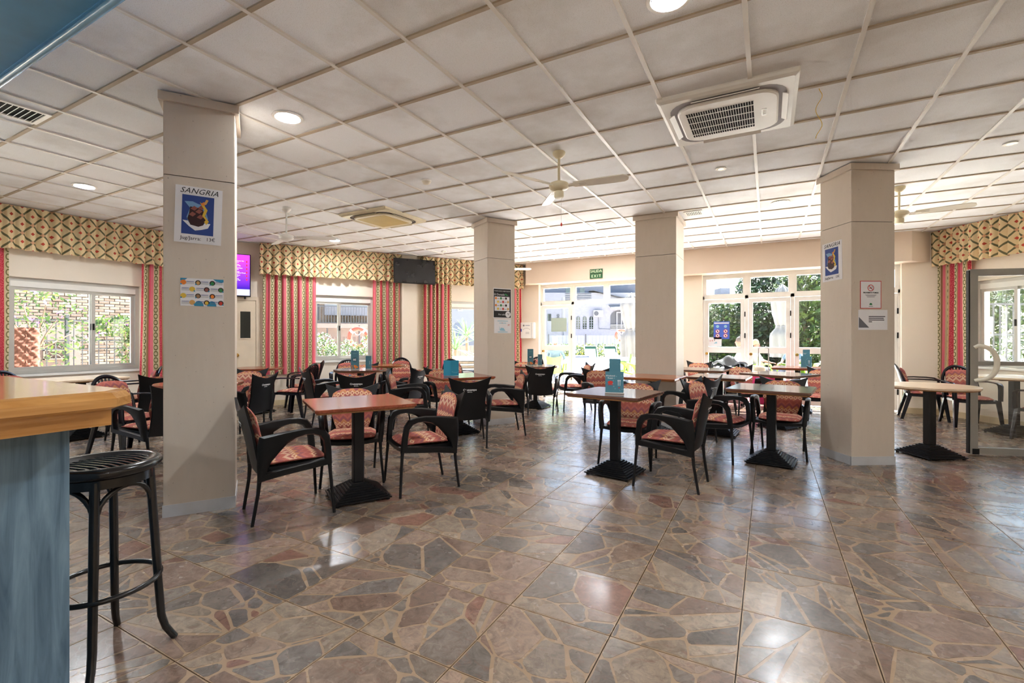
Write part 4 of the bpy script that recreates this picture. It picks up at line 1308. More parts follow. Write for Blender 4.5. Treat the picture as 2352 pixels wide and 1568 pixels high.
def drinks_chart(e, w, h_, lay):
    r2 = random.Random(5)
    cols = ['orange_p','tan_p','green_p','lemon','wine2','green_p','lemon','cork','orange_p','tan_p','lemon','red_p']
    flat(e, 'corner_wave', [(-w/2,h_/2),(-w/2,h_/2-h_*.09),(-w*.42,h_/2-h_*.09),(-w*.34,h_/2)], 'sky_p', lay)
    flat(e, 'corner_wave', [(w/2,h_/2),(w*.25,h_/2),(w*.32,h_/2-h_*.08),(w*.44,h_/2-h_*.11),(w/2,h_/2-h_*.10)], 'sky_p', lay)
    for q in (-.08, .22): flat(e, 'corner_wave', oval(w*q,-h_/2,w*.11,h_*.19,10,0,180), 'sky_p', lay)
    for row in range(4):
        for c_ in range(3):
            x0 = -w/2+w*(c_+.5)/3; z = h_/2-h_*(row+.62)/4.15
            left = row % 2 == 0
            dx = x0-w*.10 if left else x0+w*.10
            k = row*3+c_
            flat(e, 'drink_picture', oval(dx,z,w*.068,w*.068,14), ['wine','seam'][k % 2] if k % 3 else cols[k], lay+1)
            flat(e, 'drink_glass', oval(dx,z-w*.008,w*.042,w*.05,10), cols[k], lay+2)
            flat(e, 'price_dot', oval(dx+w*.05*(-1 if left else 1),z-w*.05,w*.02,w*.02,8), 'sky_p', lay+3)
            tx = x0+w*.055 if left else x0-w*.055
            flat(e, 'heading_line', rect(tx-w*.085,z+h_*.028,tx+w*.085,z+h_*.045), 'blue_print', lay+1)
            for q in range(3): flat(e, 'text_line', rect(tx-w*.09,z-h_*(.0+.026*q),tx+w*.09,z-h_*(-.007+.026*q)), 'inkgrey', lay+1)
e = sheet('drinks_chart', along(*F1, .015, 1.648), 57, .272, .205, 'paper', 'small drinks chart with round pictures on the near pillar, under the sangria poster')
drinks_chart(e, .272, .205, 1)
e = sheet('cocktail_poster', along(*F2, .015, 1.828), 59, .31, .455, 'paper', 'black cocktail poster in a white border on the middle pillar')
flat(e, 'black_ground', rect(-.148,-.215,.148,.215), 'black_p')
text('Prueba nuestro mojito especial', .0215, M['paper'], e, (0,-.0022,.185), (PI/2,0,0))
text('El Dorado', .044, M['paper'], e, (-.05,-.0022,.13), (PI/2,0,0))
flat(e, 'mint_leaf', [(.03,.14),(.06,.15),(.105,.12),(.07,.115)], 'green_p', 2)
sub = empty('chart_panel', (0,0,-.01), 0, e)
MB().box(-.135,-.0022,-.105,.125,-.0014,.11).build('chart_sheet', M['paper'], sub)
r2 = random.Random(9)
for row in range(4):
    for c_ in range(3):
        x = -.135+.26*(c_+.28+(.42 if row % 2 else 0))/3; z = .085-.053*row
        MB().poly([(a, -.0026, b) for a, b in oval(x, z, .018, .018, 12)]).build('drink_picture', M[['orange_p','tan_p','green_p','lemon','wine','red_p'][(row*3+c_*2) % 6]], sub)
        MB().poly([(a, -.0026, b) for a, b in rect(x+.022, z-.008, x+.06, z-.002)]).build('text_line', M['inkgrey'], sub) if x < .06 else None
text('Por solo', .034, M['paper'], e, (-.01,-.0022,-.17), (PI/2,0,0))
flat(e, 'price_sticker', oval(.098,-.165,.046,.046,24), 'paper', 3)
text('7€', .045, M['ink'], e, (.098,-.0028,-.165), (PI/2,0,0), shear=.3)
e = sheet('price_notice', along(*F2, .022, 1.485), 59, .295, .215, 'paper', 'pale sheet with a blue drawing under the black cocktail poster')
flat(e, 'drawing', [(-.05,-.07),(.05,-.075),(.015,-.03),(-.03,-.025),(-.045,-.05),(-.065,.01)], 'pale_blue')
for z, w in ((.075,.09),(.045,.06),(-.09,.085)): flat(e, 'text_line', rect(-w,z-.005,w,z+.005), 'pale_blue')
text('3€', .035, M['red_p'], e, (.10,-.0018,.015), (PI/2,0,0), shear=.3)
text('3', .025, M['red_p'], e, (-.01,-.0018,.045), (PI/2,0,0))
e = sheet('no_smoking_sign', along(*F4R, -.028, 1.75), 31, .225, .285, 'red_p', 'white no smoking notice with red border on the right pillar', cat='sign')
flat(e, 'white_ground', rect(-.106,-.136,.106,.136), 'paper')
flat(e, 'red_ring', oval(0,.07,.034,.034,28), 'red_p', 2); flat(e, 'ring_hole', oval(0,.07,.027,.027,24), 'paper', 3)
flat(e, 'cigarette', rect(-.018,.064,.014,.070), 'ink', 4); flat(e, 'smoke', [(.012,.072),(.018,.082),(.012,.088),(.008,.08)], 'ink', 4)
flat(e, 'red_bar', [(-.022,.09),(-.017,.094),(.022,.05),(.017,.046)], 'red_p', 5)
text('PROHIBIDO FUMAR', .0185, M['ink'], e, (0,-.0022,.02), (PI/2,0,0), bold=.0006)
for q in range(3): flat(e, 'text_line', rect(-.06+.01*q,-.004-.010*q,.06-.01*q,.0-.010*q), 'inkgrey', 2)
flat(e, 'crest', [(-.016,-.105),(.016,-.105),(.012,-.09),(0,-.085),(-.012,-.09)], 'green_p', 2); flat(e, 'text_line', rect(-.022,-.122,.022,-.117), 'inkgrey', 2)
e = sheet('paper_notice', along(*F4R, -.005, 1.492), 31, .31, .205, 'paper', 'white paper with grey triangle below the no smoking notice', cat='notice')
flat(e, 'grey_triangle', [(-.15,-.08),(-.04,-.08),(-.15,.03)], 'inkgrey')
for q, (a_, b_) in enumerate(((-.045,.13),(-.045,.115),(-.045,.12),(-.045,-.01))): flat(e, 'text_line', rect(a_,.03-.018*q,b_,.038-.018*q), 'ink')

ex = empty('exit_sign', (-3.375,10.168,2.735), 0, label='green exit sign in two rows on the beam above the garden doors', cat='sign')
for k, (w_, z) in enumerate((('SALIDA',.055),('EXIT',-.055))):
    MB().box(-.145,-.02,z-.05,.145,0,z+.05).build('plate', M['exit_green'], ex)
    text(w_, .082, M['exit_pale'], ex, (0,-.0215,z), (PI/2,0,0), bold=.0012, spacing=1.0 if k == 0 else 1.45)

fa = empty('first_aid_cabinet', (-5.19,10.45,1.485), 0, label='white wall cabinet with a black cross left of the garden doors', cat='cabinet')
MB().rbox((0,-.06,0),(.36,.12,.39),.008).build('case', M['white'], fa)
MB().box(.118,-.123,-.19,.122,-.119,.19).build('door_gap', M['inkgrey'], fa)
m_ = MB(); m_.box(-.115,-.1225,.115,-.065,-.1205,.127); m_.box(-.096,-.1225,.095,-.084,-.1205,.147); m_.build('cross', M['ink'], fa)
MB().box(-.045,-.1225,.117,.075,-.1205,.127).build('text_line', M['blue_print'], fa)
for k in range(6): MB().box(-.10+.032*k,-.1225,.02+.03*math.sin(k*.6),-.088+.032*k,-.1205,.032+.03*math.sin(k*.6)).build('dot', M['ink'], fa)
MB().box(-.175,-.1225,-.03,-.145,-.1205,.04).build('blue_tab', M['sign_blue'], fa); MB().box(-.182,-.115,-.15,-.178,-.09,-.09).build('red_tab', M['red_p'], fa)
for q in range(2): MB().box(-.04,-.1225,-.05-.03*q,.06,-.1205,-.043-.03*q).build('text_line', M['inkgrey'], fa)

def socket(loc, rz, label):
    e = empty('wall_socket', loc, rz, label=label, cat='socket')
    MB().rbox((0,-.006,0),(.085,.012,.085),.004).build('plate', M['socket'], e)
    MB().lathe([(.022,0),(.022,.002),(.018,.003)],18,M=Matrix.Translation((0,-.0125,0)) @ Matrix.Rotation(R(90),4,'X')).build('insert', M['white'], e)
    return e
socket((W2.location.x+S33*2.32, W2.location.y+C33*2.32, .52), W2.rotation_euler.z, 'white socket on the wall under the balcony window')
p = along((-3.549,6.199), 59, .02, .34)
sk2 = empty('socket_strip', p, R(59), label='white double socket low on the middle pillar', cat='socket')
MB().rbox((0,-.02,0),(.20,.04,.08),.006).build('plate', M['socket'], sk2)
for q in (-.05,.05): MB().lathe([(.024,0),(.024,.002),(.018,.003)],16,M=Matrix.Translation((q,-.0405,0)) @ Matrix.Rotation(R(90),4,'X')).build('insert', M['tan_p'], sk2)

# papers taped to the garden glass
def glass_sheet(name, x, z, w, h_, mat, label):
    e = empty(name, (x,10.598,z), 0, label=label, cat='notice')
    MB().box(-w/2,-.001,-h_/2,w/2,.001,h_/2).build('paper_sheet', M[mat], e)
    return e
e = glass_sheet('pool_rules_sign', -.845,1.46,.30,.36,'sign_blue','blue pool rules sign with four red rings on the garden glass')
flat(e, 'title_band', rect(-.14,.135,.14,.16), 'paper')
for x, z in ((-.075,-.02),(.075,-.02),(-.075,-.11),(.075,-.11)):
    flat(e, 'red_ring', oval(x,z,.042,.042,20), 'red_p', 1); flat(e, 'ring_ground', oval(x,z,.034,.034,18), 'paper', 2)
    flat(e, 'figure', oval(x,z,.012,.02,8), 'ink', 3); flat(e, 'red_bar', [(x-.028,z+.022),(x-.022,z+.028),(x+.028,z-.022),(x+.022,z-.028)], 'red_p', 4)
for x in (-.075,.075): flat(e, 'text_ring', oval(x,.08,.03,.03,16), 'pale_blue', 1); 
e = glass_sheet('paper_notice', -.985,1.225,.28,.185,'paper','white handwritten price paper at the foot of the garden glass')
text('x €', .05, M['red_p'], e, (-.05,-.002,.02), (PI/2,0,0)); flat(e, 'drawing', [(-.01,-.04),(.06,-.035),(.05,.0),(.02,-.01)], 'pale_blue'); flat(e, 'ink_mark', rect(.0,.02,.012,.055), 'ink')
e = glass_sheet('tinted_sheet', -4.46,1.62,.40,.33,'film','grey green sheet stuck on the closed garden door leaf')

# ------------------------------------------------------------------ luggage by the glazed front
def suitcase(x, y, a, w, d, h_, mat, label, handle=None):
    e = empty('suitcase', (x, y, 0), R(a), label=label, cat='suitcase')
    MB().rbox((0,0,.045+h_/2),(w,d,h_),.04).build('shell', M[mat], e, smooth=50)
    m_ = MB()
    for k in range(5): m_.box(-w/2+.06+k*(w-.12)/4-.008,-d/2-.004,.09,-w/2+.06+k*(w-.12)/4+.008,-d/2+.002,h_)
    m_.build('ribs', M[mat], e)
    MB().box(-w/2+.01,-.008,.06,w/2-.01,.008,h_+.05).build('zip_band', M['black'], e)
    for sx in (-1,1):
        for sy in (-1,1):
            MB().lathe([(.024,-.012),(.026,0),(.024,.012)],12,M=Matrix.Translation((sx*(w/2-.05),sy*(d/2-.05),.026)) @ Matrix.Rotation(R(90),4,'X')).build('wheel', M['black'], e)
    if handle:
        MB().tube([(-.085,0,h_+.03),(-.085,0,handle),(-.07,0,handle+.015),(.07,0,handle+.015),(.085,0,handle),(.085,0,h_+.03)],.009,8).build('pull_handle', M['alu_grey'], e, smooth=50)
    return e
suitcase(-.62,10.12,-8,.48,.28,.66,'pink_case','pink hard suitcase standing left in front of the glazed garden front')
suitcase(-.08,10.16,6,.42,.26,.60,'magenta','dark pink wheeled bag with raised pull handle by the garden glass', 1.10)
jk = MB()
jk.grid(lambda i, j: (-.32+.64*i, -.17+.34*j, .03+.06*math.sin(i*9)*math.sin(j*7+1)+.10*math.exp(-((i-.35)**2+(j-.5)**2)*14)-.05*abs(2*j-1)**3-.05*abs(2*i-1)**4), 22, 14)
jk.grid(lambda i, j: (-.32+.64*i, -.17+.34*j, .0-.05*abs(2*j-1)**3-.05*abs(2*i-1)**4+.012*math.sin(i*9)*math.sin(j*7+1)), 22, 14, flip=True)
jk.build('folded_jacket', M['grey_cloth'], None, (-.66,10.12,.80), R(-8), smooth=70, label='crumpled dark grey jacket lying on the pink suitcase', cat='jacket')
ht = empty('sun_hat', (-.14,10.14,.655), 0, label='beige cloth hat resting on the dark pink bag', cat='hat')
MB().lathe([(.17,.0),(.16,.012),(.10,.02),(.095,.07),(.085,.10),(.05,.118),(.01,.12)],24).build('crown', M['hatbeige'], ht, smooth=60)

# ================================================================== outside
def outside_materials():
    t = NT('terrace_paving')
    p = t.pos()
    br_ = t.n('ShaderNodeTexBrick', {'Vector': p, 'Color1': (*srgb(224,216,206),1), 'Color2': (*srgb(234,227,218),1), 'Mortar': (*srgb(170,162,154),1), 'Scale': 1.0, 'Mortar Size': .008, 'Brick Width': .6, 'Row Height': .6}, offset=0.0)
    M['paving'] = t.done(br_, 0.8)
    M['earth'] = plain('gravel_ground', srgb(186,176,160), 0.9, var=.15)
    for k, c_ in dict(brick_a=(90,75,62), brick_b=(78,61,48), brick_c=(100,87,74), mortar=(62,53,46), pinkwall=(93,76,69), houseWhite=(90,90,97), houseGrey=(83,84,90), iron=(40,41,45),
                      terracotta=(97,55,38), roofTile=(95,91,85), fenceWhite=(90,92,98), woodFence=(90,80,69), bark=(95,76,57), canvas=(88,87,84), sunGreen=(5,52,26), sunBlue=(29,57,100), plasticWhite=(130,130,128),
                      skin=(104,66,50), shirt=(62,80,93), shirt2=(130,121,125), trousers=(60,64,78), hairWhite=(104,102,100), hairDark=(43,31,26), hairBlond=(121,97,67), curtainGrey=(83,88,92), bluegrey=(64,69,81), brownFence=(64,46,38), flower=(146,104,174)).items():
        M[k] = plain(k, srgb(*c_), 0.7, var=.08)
    t = NT('far_brick')
    M['farbrick'] = t.done(t.n('ShaderNodeTexBrick', {'Vector': t.mapv(t.coord('Object'), (1,1,1), (R(90),0,0)), 'Color1': (*srgb(100,84,69),1), 'Color2': (*srgb(86,69,55),1), 'Mortar': (*srgb(66,56,50),1), 'Scale': 1.0, 'Mortar Size': .012, 'Brick Width': .25, 'Row Height': .08}), .85)
    t = NT('leaf')
    at = t.n('ShaderNodeAttribute', attribute_name='Col')
    pr = t.t.nodes.new('ShaderNodeBsdfPrincipled'); t.set(pr.inputs['Base Color'], at); pr.inputs['Roughness'].default_value = .55
    tl = t.n('ShaderNodeBsdfTranslucent', {'Color': at})
    t.t.links.new(t.n('ShaderNodeMixShader', {0: .35, 1: pr.outputs[0], 2: tl}), t.out.inputs[0]); M['leaf'] = t.mat
outside_materials()

MB().box(-60,-40,-.4,60,90,-.15).build('ground', M['earth'], kind='structure')
MB().box(-5.6,10.74,-.15,3.0,11.2,-.022).build('floor_terrace_step', M['paving'], kind='structure')
MB().box(-30,11.2,-.15,25,62,-.03).build('floor_terrace', M['paving'], kind='structure', label='sunlit pale terrace outside the garden doors')

def frame_at(name, u, D, label, cat, turn=0, z=0, kind=None, group=None):
    x, y = atD(u, D)
    return empty(name, (x, y, z), YAW+R(turn), label=label, cat=cat, kind=kind, group=group)

def leaves(n, blobs, size, pal, seed):
    r_ = random.Random(seed)
    m_ = MB()
    tot = sum(b[3]*b[4]*b[5] for b in blobs)
    for (cx, cy, cz, rx, ry, rz) in blobs:
        k = max(1, int(n*(rx*ry*rz)/tot))
        for _ in range(k):
            while True:
                a, b, c_ = r_.uniform(-1,1), r_.uniform(-1,1), r_.uniform(-1,1)
                q = a*a+b*b+c_*c_
                if .25 < q < 1: break
            p = Vector((cx+a*rx, cy+b*ry, cz+c_*rz))
            u_ = Vector((r_.gauss(0,1), r_.gauss(0,1), r_.gauss(0,1))).normalized()
            w_ = u_.orthogonal().normalized()
            s_ = size*r_.uniform(.6,1.3)
            g = r_.uniform(.65,1.25)
            c0 = pal[r_.randrange(len(pal))]
            m_.col = (c0[0]*g, c0[1]*g, c0[2]*g)
            i = m_.add([p-u_*s_, p+w_*s_*.45, p+u_*s_, p-w_*s_*.45]); m_.face((i,i+1,i+2,i+3))
    return m_
GR = [srgb(46,69,26), srgb(62,83,29), srgb(36,57,24), srgb(81,99,38), srgb(45,64,31)]
GD = [srgb(27,46,24), srgb(41,62,29), srgb(55,78,34), srgb(24,40,23)]

# ---------------------------------------------------------------- view from the street window: brick house, railing, shrub
bw = empty('brick_house', (-16.5,2.8,0), 0, label='pale brick house wall across the street from the window behind the bar', cat='building')
MB().box(-.4,0,0,-.035,7.0,5.0).build('wall_core', M['mortar'], bw)
bmes = [MB().rbox((0,0,0),(.05,.232,.066),.006).mesh('brick', M[k]) for k in ('brick_a','brick_b','brick_c')]
rb_ = random.Random(4)
cand = []
for row in range(0, 62):
    z = .04+row*.078
    for k in range(0, 29):
        y = k*.245 + (.1225 if row % 2 else 0)
        pr = project(-16.5, 2.8+y, z)
        vis = pr and 5 < pr[0] < 340 and 640 < pr[1] < 865
        cand.append((0 if vis else 1, -(pr[0] if pr else 0), y, z))
cand.sort()
bulkb = MB(); nb = 0
for vis, _, y, z in cand:
    if y > 6.85: continue
    if vis == 0 and not (z < 1.66 and y < 2.75):
        if nb < 300:
            inst('brick', bmes[rb_.randrange(3)], bw, (-.03+rb_.uniform(-.004,.004), y+.12, z)); nb += 1
            continue
    bulkb.rbox((-.03, y+.12, z),(.05,.232,.066),.006)
bulkb.build('far_bricks', M['brick_a'], bw, kind='stuff')
MB().box(-.03,0,0,.16,2.85,1.68).build('rendered_plinth', M['pinkwall'], bw)
bb = empty('breeze_block', (.165,2.33,.98), 0, bw)
m_ = MB(); h_ = .24
for a, b, c_, d in ((-h_,-h_,h_,-h_+.03),(-h_,h_-.03,h_,h_),(-h_,-h_,-h_+.03,h_),(h_-.03,-h_,h_,h_),(-.015,-h_,.015,h_),(-h_,-.015,h_,.015)): m_.box(-.02,a,b,.04,c_,d)
for cy_ in (-1,1):
    for cz_ in (-1,1):
        for k in range(4):
            ox, oz = ((-1,-1),(1,-1),(1,1),(-1,1))[k]
            cc = Vector((0.02, cy_*.12+ox*.12, cz_*.12+oz*.12))
            pts = [cc + Vector((0, -ox*.12*math.cos(R(q)) , -oz*.12*math.sin(R(q)))) for q in range(0, 91, 15)]
            m_.tube(pts, .012, 5)
m_.build('block_pattern', M['brick_c'], bb)
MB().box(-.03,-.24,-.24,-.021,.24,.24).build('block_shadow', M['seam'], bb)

fe = empty('iron_railing', (-14.6,2.2,0), 0, label='grey iron railing in front of the brick house', cat='railing')
for k in range(34):
    MB().box(-.009,k*.16-.009,.1,.009,k*.16+.009,1.74).build('bar', M['iron'], fe)
for z in (.35,1.02,1.22,1.70): MB().box(-.012,-.1,z,.012,5.5,z+.03).build('rail', M['iron'], fe)
for k in (0,13,26): MB().box(-.03,k*.2-.03,-.15,.03,k*.2+.03,1.85).build('post', M['iron'], fe)

tr = empty('flowering_shrub', (-13.6,3.95,-.15), 0, label='thin climbing shrub with violet flowers outside the street window', cat='shrub')
m_ = MB()
m_.tube([(0,0,0),(.05,.05,.6),(-.02,.0,1.1),(.0,.06,1.5)],[.05,.045,.035,.03],8)
for d in ((0,.35,.55),(0,-.4,.6),(.1,.15,.9),(-.1,-.15,.85),(0,.6,.25)):
    m_.tube([(0,.05,1.2),(d[0]*.5,d[1]*.5,1.2+d[2]*.6),(d[0],d[1],1.3+d[2])],[.026,.018,.009],6)
m_.build('stem', M['bark'], tr)
leaves(650, [(0,.1,2.1,.35,.8,.45),(0,-.3,1.5,.3,.5,.4),(0,.7,1.5,.3,.5,.35),(0,.2,.9,.25,.5,.5)], .05, GR, 21).build('foliage', M['leaf'], tr)
leaves(26, [(0,.2,2.1,.4,.8,.4),(0,.8,1.6,.3,.5,.3)], .055, [srgb(168,104,206)], 22).build('flowers', M['leaf'], tr)
hb = empty('climber', (-14.3,5.75,-.15), 0, label='leafy climber hanging over the railing at the right of the street window', cat='shrub')
leaves(900, [(0,0,1.75,.25,.7,.28),(0,.25,1.2,.2,.4,.5)], .05, GR, 23).build('foliage', M['leaf'], hb)
leaves(10, [(0,0,1.75,.25,.7,.25)], .05, [srgb(190,90,206)], 24).build('flowers', M['leaf'], hb)
m_ = MB().tube([(0,.1,0),(0,.12,.9),(0,.05,1.7)],[.04,.03,.02],7); m_.build('stem', M['bark'], hb)
lh = empty('low_hedge', (-14.9,4.9,-.15), 0, label='low green hedge along the foot of the iron railing', cat='hedge')
leaves(1800, [(0,-2.4+k*.6,.42,.25,.4,.32) for k in range(10)], .05, GR, 25).build('foliage', M['leaf'], lh)
# rough terracotta gatepost just outside the glass
gp = MB(); rg = random.Random(8)
def rough(i, j):
    a = 2*PI*i; q = (abs(math.cos(a))**6+abs(math.sin(a))**6)**(-1/6)
    n_ = 1+.035*math.sin(i*61+j*17)*math.sin(j*63+i*9)+.03*math.sin(j*131+i*20)*math.cos(i*97)+rg.uniform(-.022,.022)*(0 if i in (0,1) else 1)
    return (.17*q*math.cos(a)*n_, .17*q*math.sin(a)*n_, -.15+1.61*j)
gp.grid(rough, 64, 110)
gp.poly([rough(k/64, 1) for k in range(64)])
gp.build('rough_gatepost', M['terracotta'], None, (-9.95,2.74,0), smooth=80, label='rough terracotta post just outside the left of the street window', cat='post')

# ---------------------------------------------------------------- view through the balcony window
ap = frame_at('apartment_house', 790, 28, 'brick apartment house with white bay and iron balcony beyond the middle window', 'building', 20)
MB().box(-9,.0,0,3.4,4,9).build('wall', M['farbrick'], ap)
MB().box(-9,-.1,0,3.4,0,1.95).build('rendered_base', M['pinkwall'], ap)
bay = MB().box(-1.05,-.7,2.6,1.6,0,5.2).build('bay', M['houseWhite'], ap)
for k in range(3):
    x = -.95+k*.86
    MB().box(x,-.73,3.05,x+.74,-.7,4.9).build('window_pane', M['curtainGrey'], bay)
    bars(MB(), x-.04,x+.78,3.0,4.95,-.76,-.7,.07).build('window_frame', M['houseWhite'], bay)
bal = MB().box(-1.45,-1.5,1.85,1.75,0,2.1).build('balcony_slab', M['pinkwall'], ap)
for k in range(22):
    x = -1.4+k*.147
    MB().box(x-.015,-1.47,2.1,x+.015,-1.44,3.05).build('baluster', M['iron'], bal)
MB().box(-1.45,-1.49,3.03,1.75,-1.42,3.09).build('handrail', M['iron'], bal)
MB().box(-1.45,-1.47,2.12,1.75,-1.44,2.16).build('lower_rail', M['iron'], bal)
for x in (-.9, 1.35): MB().tube([(x,-.1,1.3),(x,-.5,1.35),(x,-1.0,1.6),(x,-1.3,1.85)],.03,6).build('bracket', M['iron'], bal)
MB().rbox((-1.45,-1.3,2.85),(.28,.2,1.2),.08).build('folded_parasol', M['iron'], bal)
bf2 = frame_at('brown_fence', 800, 21, 'brown slatted fence behind the bushes in the middle window', 'fence', 12)
for k in range(30): MB().box(-2.2+k*.15,-.012,-.06,-2.2+k*.15+.13,.012,1.35+.0*k).build('slat', M['brownFence'], bf2)
MB().box(-2.2,.012,1.0,2.3,.04,1.08).build('rail', M['iron'], bf2)

def lifebuoy(u, D, z, label, r_=.33, turn=0):
    e = frame_at('lifebuoy', u, D, label, 'lifebuoy', turn)
    pts = [(r_*math.cos(2*PI*k/32), 0, z+r_*math.sin(2*PI*k/32)) for k in range(32)]
    m_ = MB().tube(pts,.085,10,closed=True).build('ring', M['coral'], e, smooth=60)
    for k in range(4):
        a_ = PI/4+k*PI/2
        c_ = Vector((r_*math.cos(a_),0,z+r_*math.sin(a_))); d_ = Vector((-math.sin(a_),0,math.cos(a_)))
        MB().tube([c_-d_*.04,c_+d_*.04],.089,10).build('band', M['paper'], m_, smooth=60)
    MB().tube([(0,.12,-.03),(0,.12,z+.45)],.03,8).build('post', M['iron'], e)
    MB().tube([(-.2,-.02,z+.3),(-.05,-.08,z+.1),(.05,-.08,z+.1),(.2,-.02,z+.3)],.012,5).build('rope', M['paper'], e)
    return e
lifebuoy(823,17.5,1.31,'orange lifebuoy seen through the balcony window')
lifebuoy(1428,28,1.42,'orange lifebuoy seen through the open garden doorway')

def bush(u, D, w, h_, n, label, pal, seed, size=.06, flowers=None, z0=0, stem=True):
    e = frame_at('bush', u, D, label, 'bush', z=z0)
    leaves(n, [(0,0,h_*.6,w*.5,w*.4,h_*.42),(-w*.25,0,h_*.4,w*.35,w*.3,h_*.35),(w*.28,.1,h_*.42,w*.3,w*.3,h_*.38)], size, pal, seed).build('foliage', M['leaf'], e)
    if flowers: leaves(n//6, [(0,-.05,h_*.6,w*.5,w*.42,h_*.42)], size*.7, flowers, seed+1).build('flowers', M['leaf'], e)
    if stem: MB().tube([(0,0,-.1),(.03,0,h_*.4),(0,0,h_*.7)],[.05,.04,.02],7).build('stem', M['bark'], e)
    return e
bush(742,15.5,.95,1.45,1500,'flowering bush at the left of the balcony window view', GR, 31, .045, [srgb(236,226,226), srgb(206,150,190)])
bush(800,16.5,.9,1.25,1100,'bush left of the lifebuoy in the balcony window view', GR, 33, .045, [srgb(232,226,222)])
bush(852,16.2,.8,1.5,900,'bush right of the lifebuoy in the balcony window view', GR, 35, .045, [srgb(226,196,190)])

def sunbed(u, D, turn, mat, label, back=52, cat='sun lounger'):
    e = frame_at('sun_lounger', u, D, label, cat, turn, -.03)
    m_ = MB()
    for s_ in (-1,1): m_.tube([(s_*.32,-1.0,.30),(s_*.32,.35,.30)],.022,8)
    m_.tube([(-.32,-1.0,.30),(.32,-1.0,.30)],.022,8); m_.tube([(-.32,.35,.30),(.32,.35,.30)],.022,8)
    m_.build('frame', M['plasticWhite'], e, smooth=50)
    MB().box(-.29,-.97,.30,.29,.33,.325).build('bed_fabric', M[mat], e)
    ca, sa = math.cos(R(back)), math.sin(R(back))
    bk = MB()
    for s_ in (-1,1): bk.tube([(s_*.32,.35,.30),(s_*.32,.35+.75*ca,.30+.75*sa)],.022,8)
    bk.tube([(-.32,.35+.75*ca,.30+.75*sa),(.32,.35+.75*ca,.30+.75*sa)],.022,8)
    bk = bk.build('back_frame', M['plasticWhite'], e, smooth=50)
    MB().loft([[(-.29,.37+d,.31+.0),( .29,.37+d,.31),(.29,.37+d+.72*ca,.31+.72*sa),(-.29,.37+d+.72*ca,.31+.72*sa)] for d in (0,.012)]).build('back_fabric', M[mat], bk)
    for s_ in (-1,1):
        for y in (-.85,.25): MB().tube([(s_*.30,y,.30),(s_*.30,y+.05,0)],.02,8).build('leg', M['plasticWhite'], e, smooth=50)
    return e
sunbed(1362,24,0,'sunGreen','green sun lounger left of centre in the open doorway view')
sunbed(1408,24,0,'sunGreen','green sun lounger in the middle of the open doorway view')
sunbed(1446,24,0,'sunGreen','green sun lounger half hidden by the furled parasol')
sunbed(1380,18.5,20,'sunGreen','green sun lounger lying flatter behind the blue one', 12)
sunbed(1428,16.6,-15,'sunGreen','green sun lounger beside the lime chairs', 10)
sunbed(1362,13.4,15,'sunBlue','blue sun lounger just outside the open garden doors', 40)
sunbed(1452,19.5,60,'sunBlue','blue sun lounger behind the lime chairs', 40)
sunbed(1275,22,0,'sunGreen','green sun lounger behind the person in blue grey, seen through the closed leaf')
sunbed(760,12.6,80,'sunGreen','white and green sun lounger under the balcony window', 25)

# white house beyond the terrace
SC = 40/1084
hs = frame_at('white_house', 1350, 40, 'white house with arched windows beyond the garden doors', 'building')
def HX(u): return (u-1350)*SC
def HZ(v): return CAMH+(775-v)*SC
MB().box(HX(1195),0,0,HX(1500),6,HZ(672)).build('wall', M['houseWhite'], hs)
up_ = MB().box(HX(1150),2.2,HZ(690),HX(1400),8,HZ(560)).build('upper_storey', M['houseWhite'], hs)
MB().box(HX(1398),3.0,HZ(690),HX(1560),9,HZ(600)).build('blue_grey_wing', M['bluegrey'], hs)
for k, u in enumerate((1312,1328,1346)):
    MB().box(HX(u)-.22,2.17,HZ(682),HX(u)+.22,2.2,HZ(655)).build('window_pane', M['darkglass'], up_)
m_ = MB()
for q in range(4): m_.box(HX(1298),-.05,HZ(690)+q*.18,HX(1358),0,HZ(690)+q*.18+.06)
m_.build('balcony_rails', M['iron'], hs)
rt = MB().poly([(HX(1362),-.3,HZ(668)),(HX(1470),-.3,HZ(694)),(HX(1470),3,HZ(690)),(HX(1362),3,HZ(660))]).poly([(HX(1362),3,HZ(662)),(HX(1470),3,HZ(692)),(HX(1470),-.3,HZ(697)),(HX(1362),-.3,HZ(671))]).build('porch_roof', M['roofTile'], hs)
for u in (1328,1343,1358):
    w = .16
    out = [(-w,0),(w,0),(w,.85)]+[(w*math.cos(R(a)),.85+w*1.4*math.sin(R(a))) for a in range(20,180,20)]+[(-w,.85)]
    a_ = MB().prism([(x,z) for x, z in out],0,.02,Matrix.Translation((HX(u),-.01,HZ(755))) @ Matrix.Rotation(R(90),4,'X')).build('arched_window', M['darkglass'], hs)
    m_ = MB(); m_.box(HX(u)-.02,-.06,HZ(755),HX(u)+.02,-.032,HZ(755)+1.05)
    for q in range(4): m_.box(HX(u)-w,-.06,HZ(755)+.2*q+.1,HX(u)+w,-.032,HZ(755)+.2*q+.13)
    m_.build('glazing_bars', M['houseWhite'], a_)
out = [(-.8,0),(.8,0),(.8,1.1)]+[(.8*math.cos(R(a)),1.1+.55*math.sin(R(a))) for a in range(15,180,15)]+[(-.8,1.1)]
po = MB().prism(out,0,.02,Matrix.Translation((HX(1424),-.01,HZ(757))) @ Matrix.Rotation(R(90),4,'X')).build('porch_opening', M['iron'], hs)
bars(MB(), HX(1415),HX(1428),HZ(757),HZ(716),-.1,-.04,.1).build('porch_door', M['houseWhite'], po)
m_ = MB()
for q in range(3): m_.box(HX(1402),-.16,HZ(756)+q*.16,HX(1446),-.1,HZ(756)+q*.16+.06)
m_.build('porch_rails', M['alu_grey'], hs)
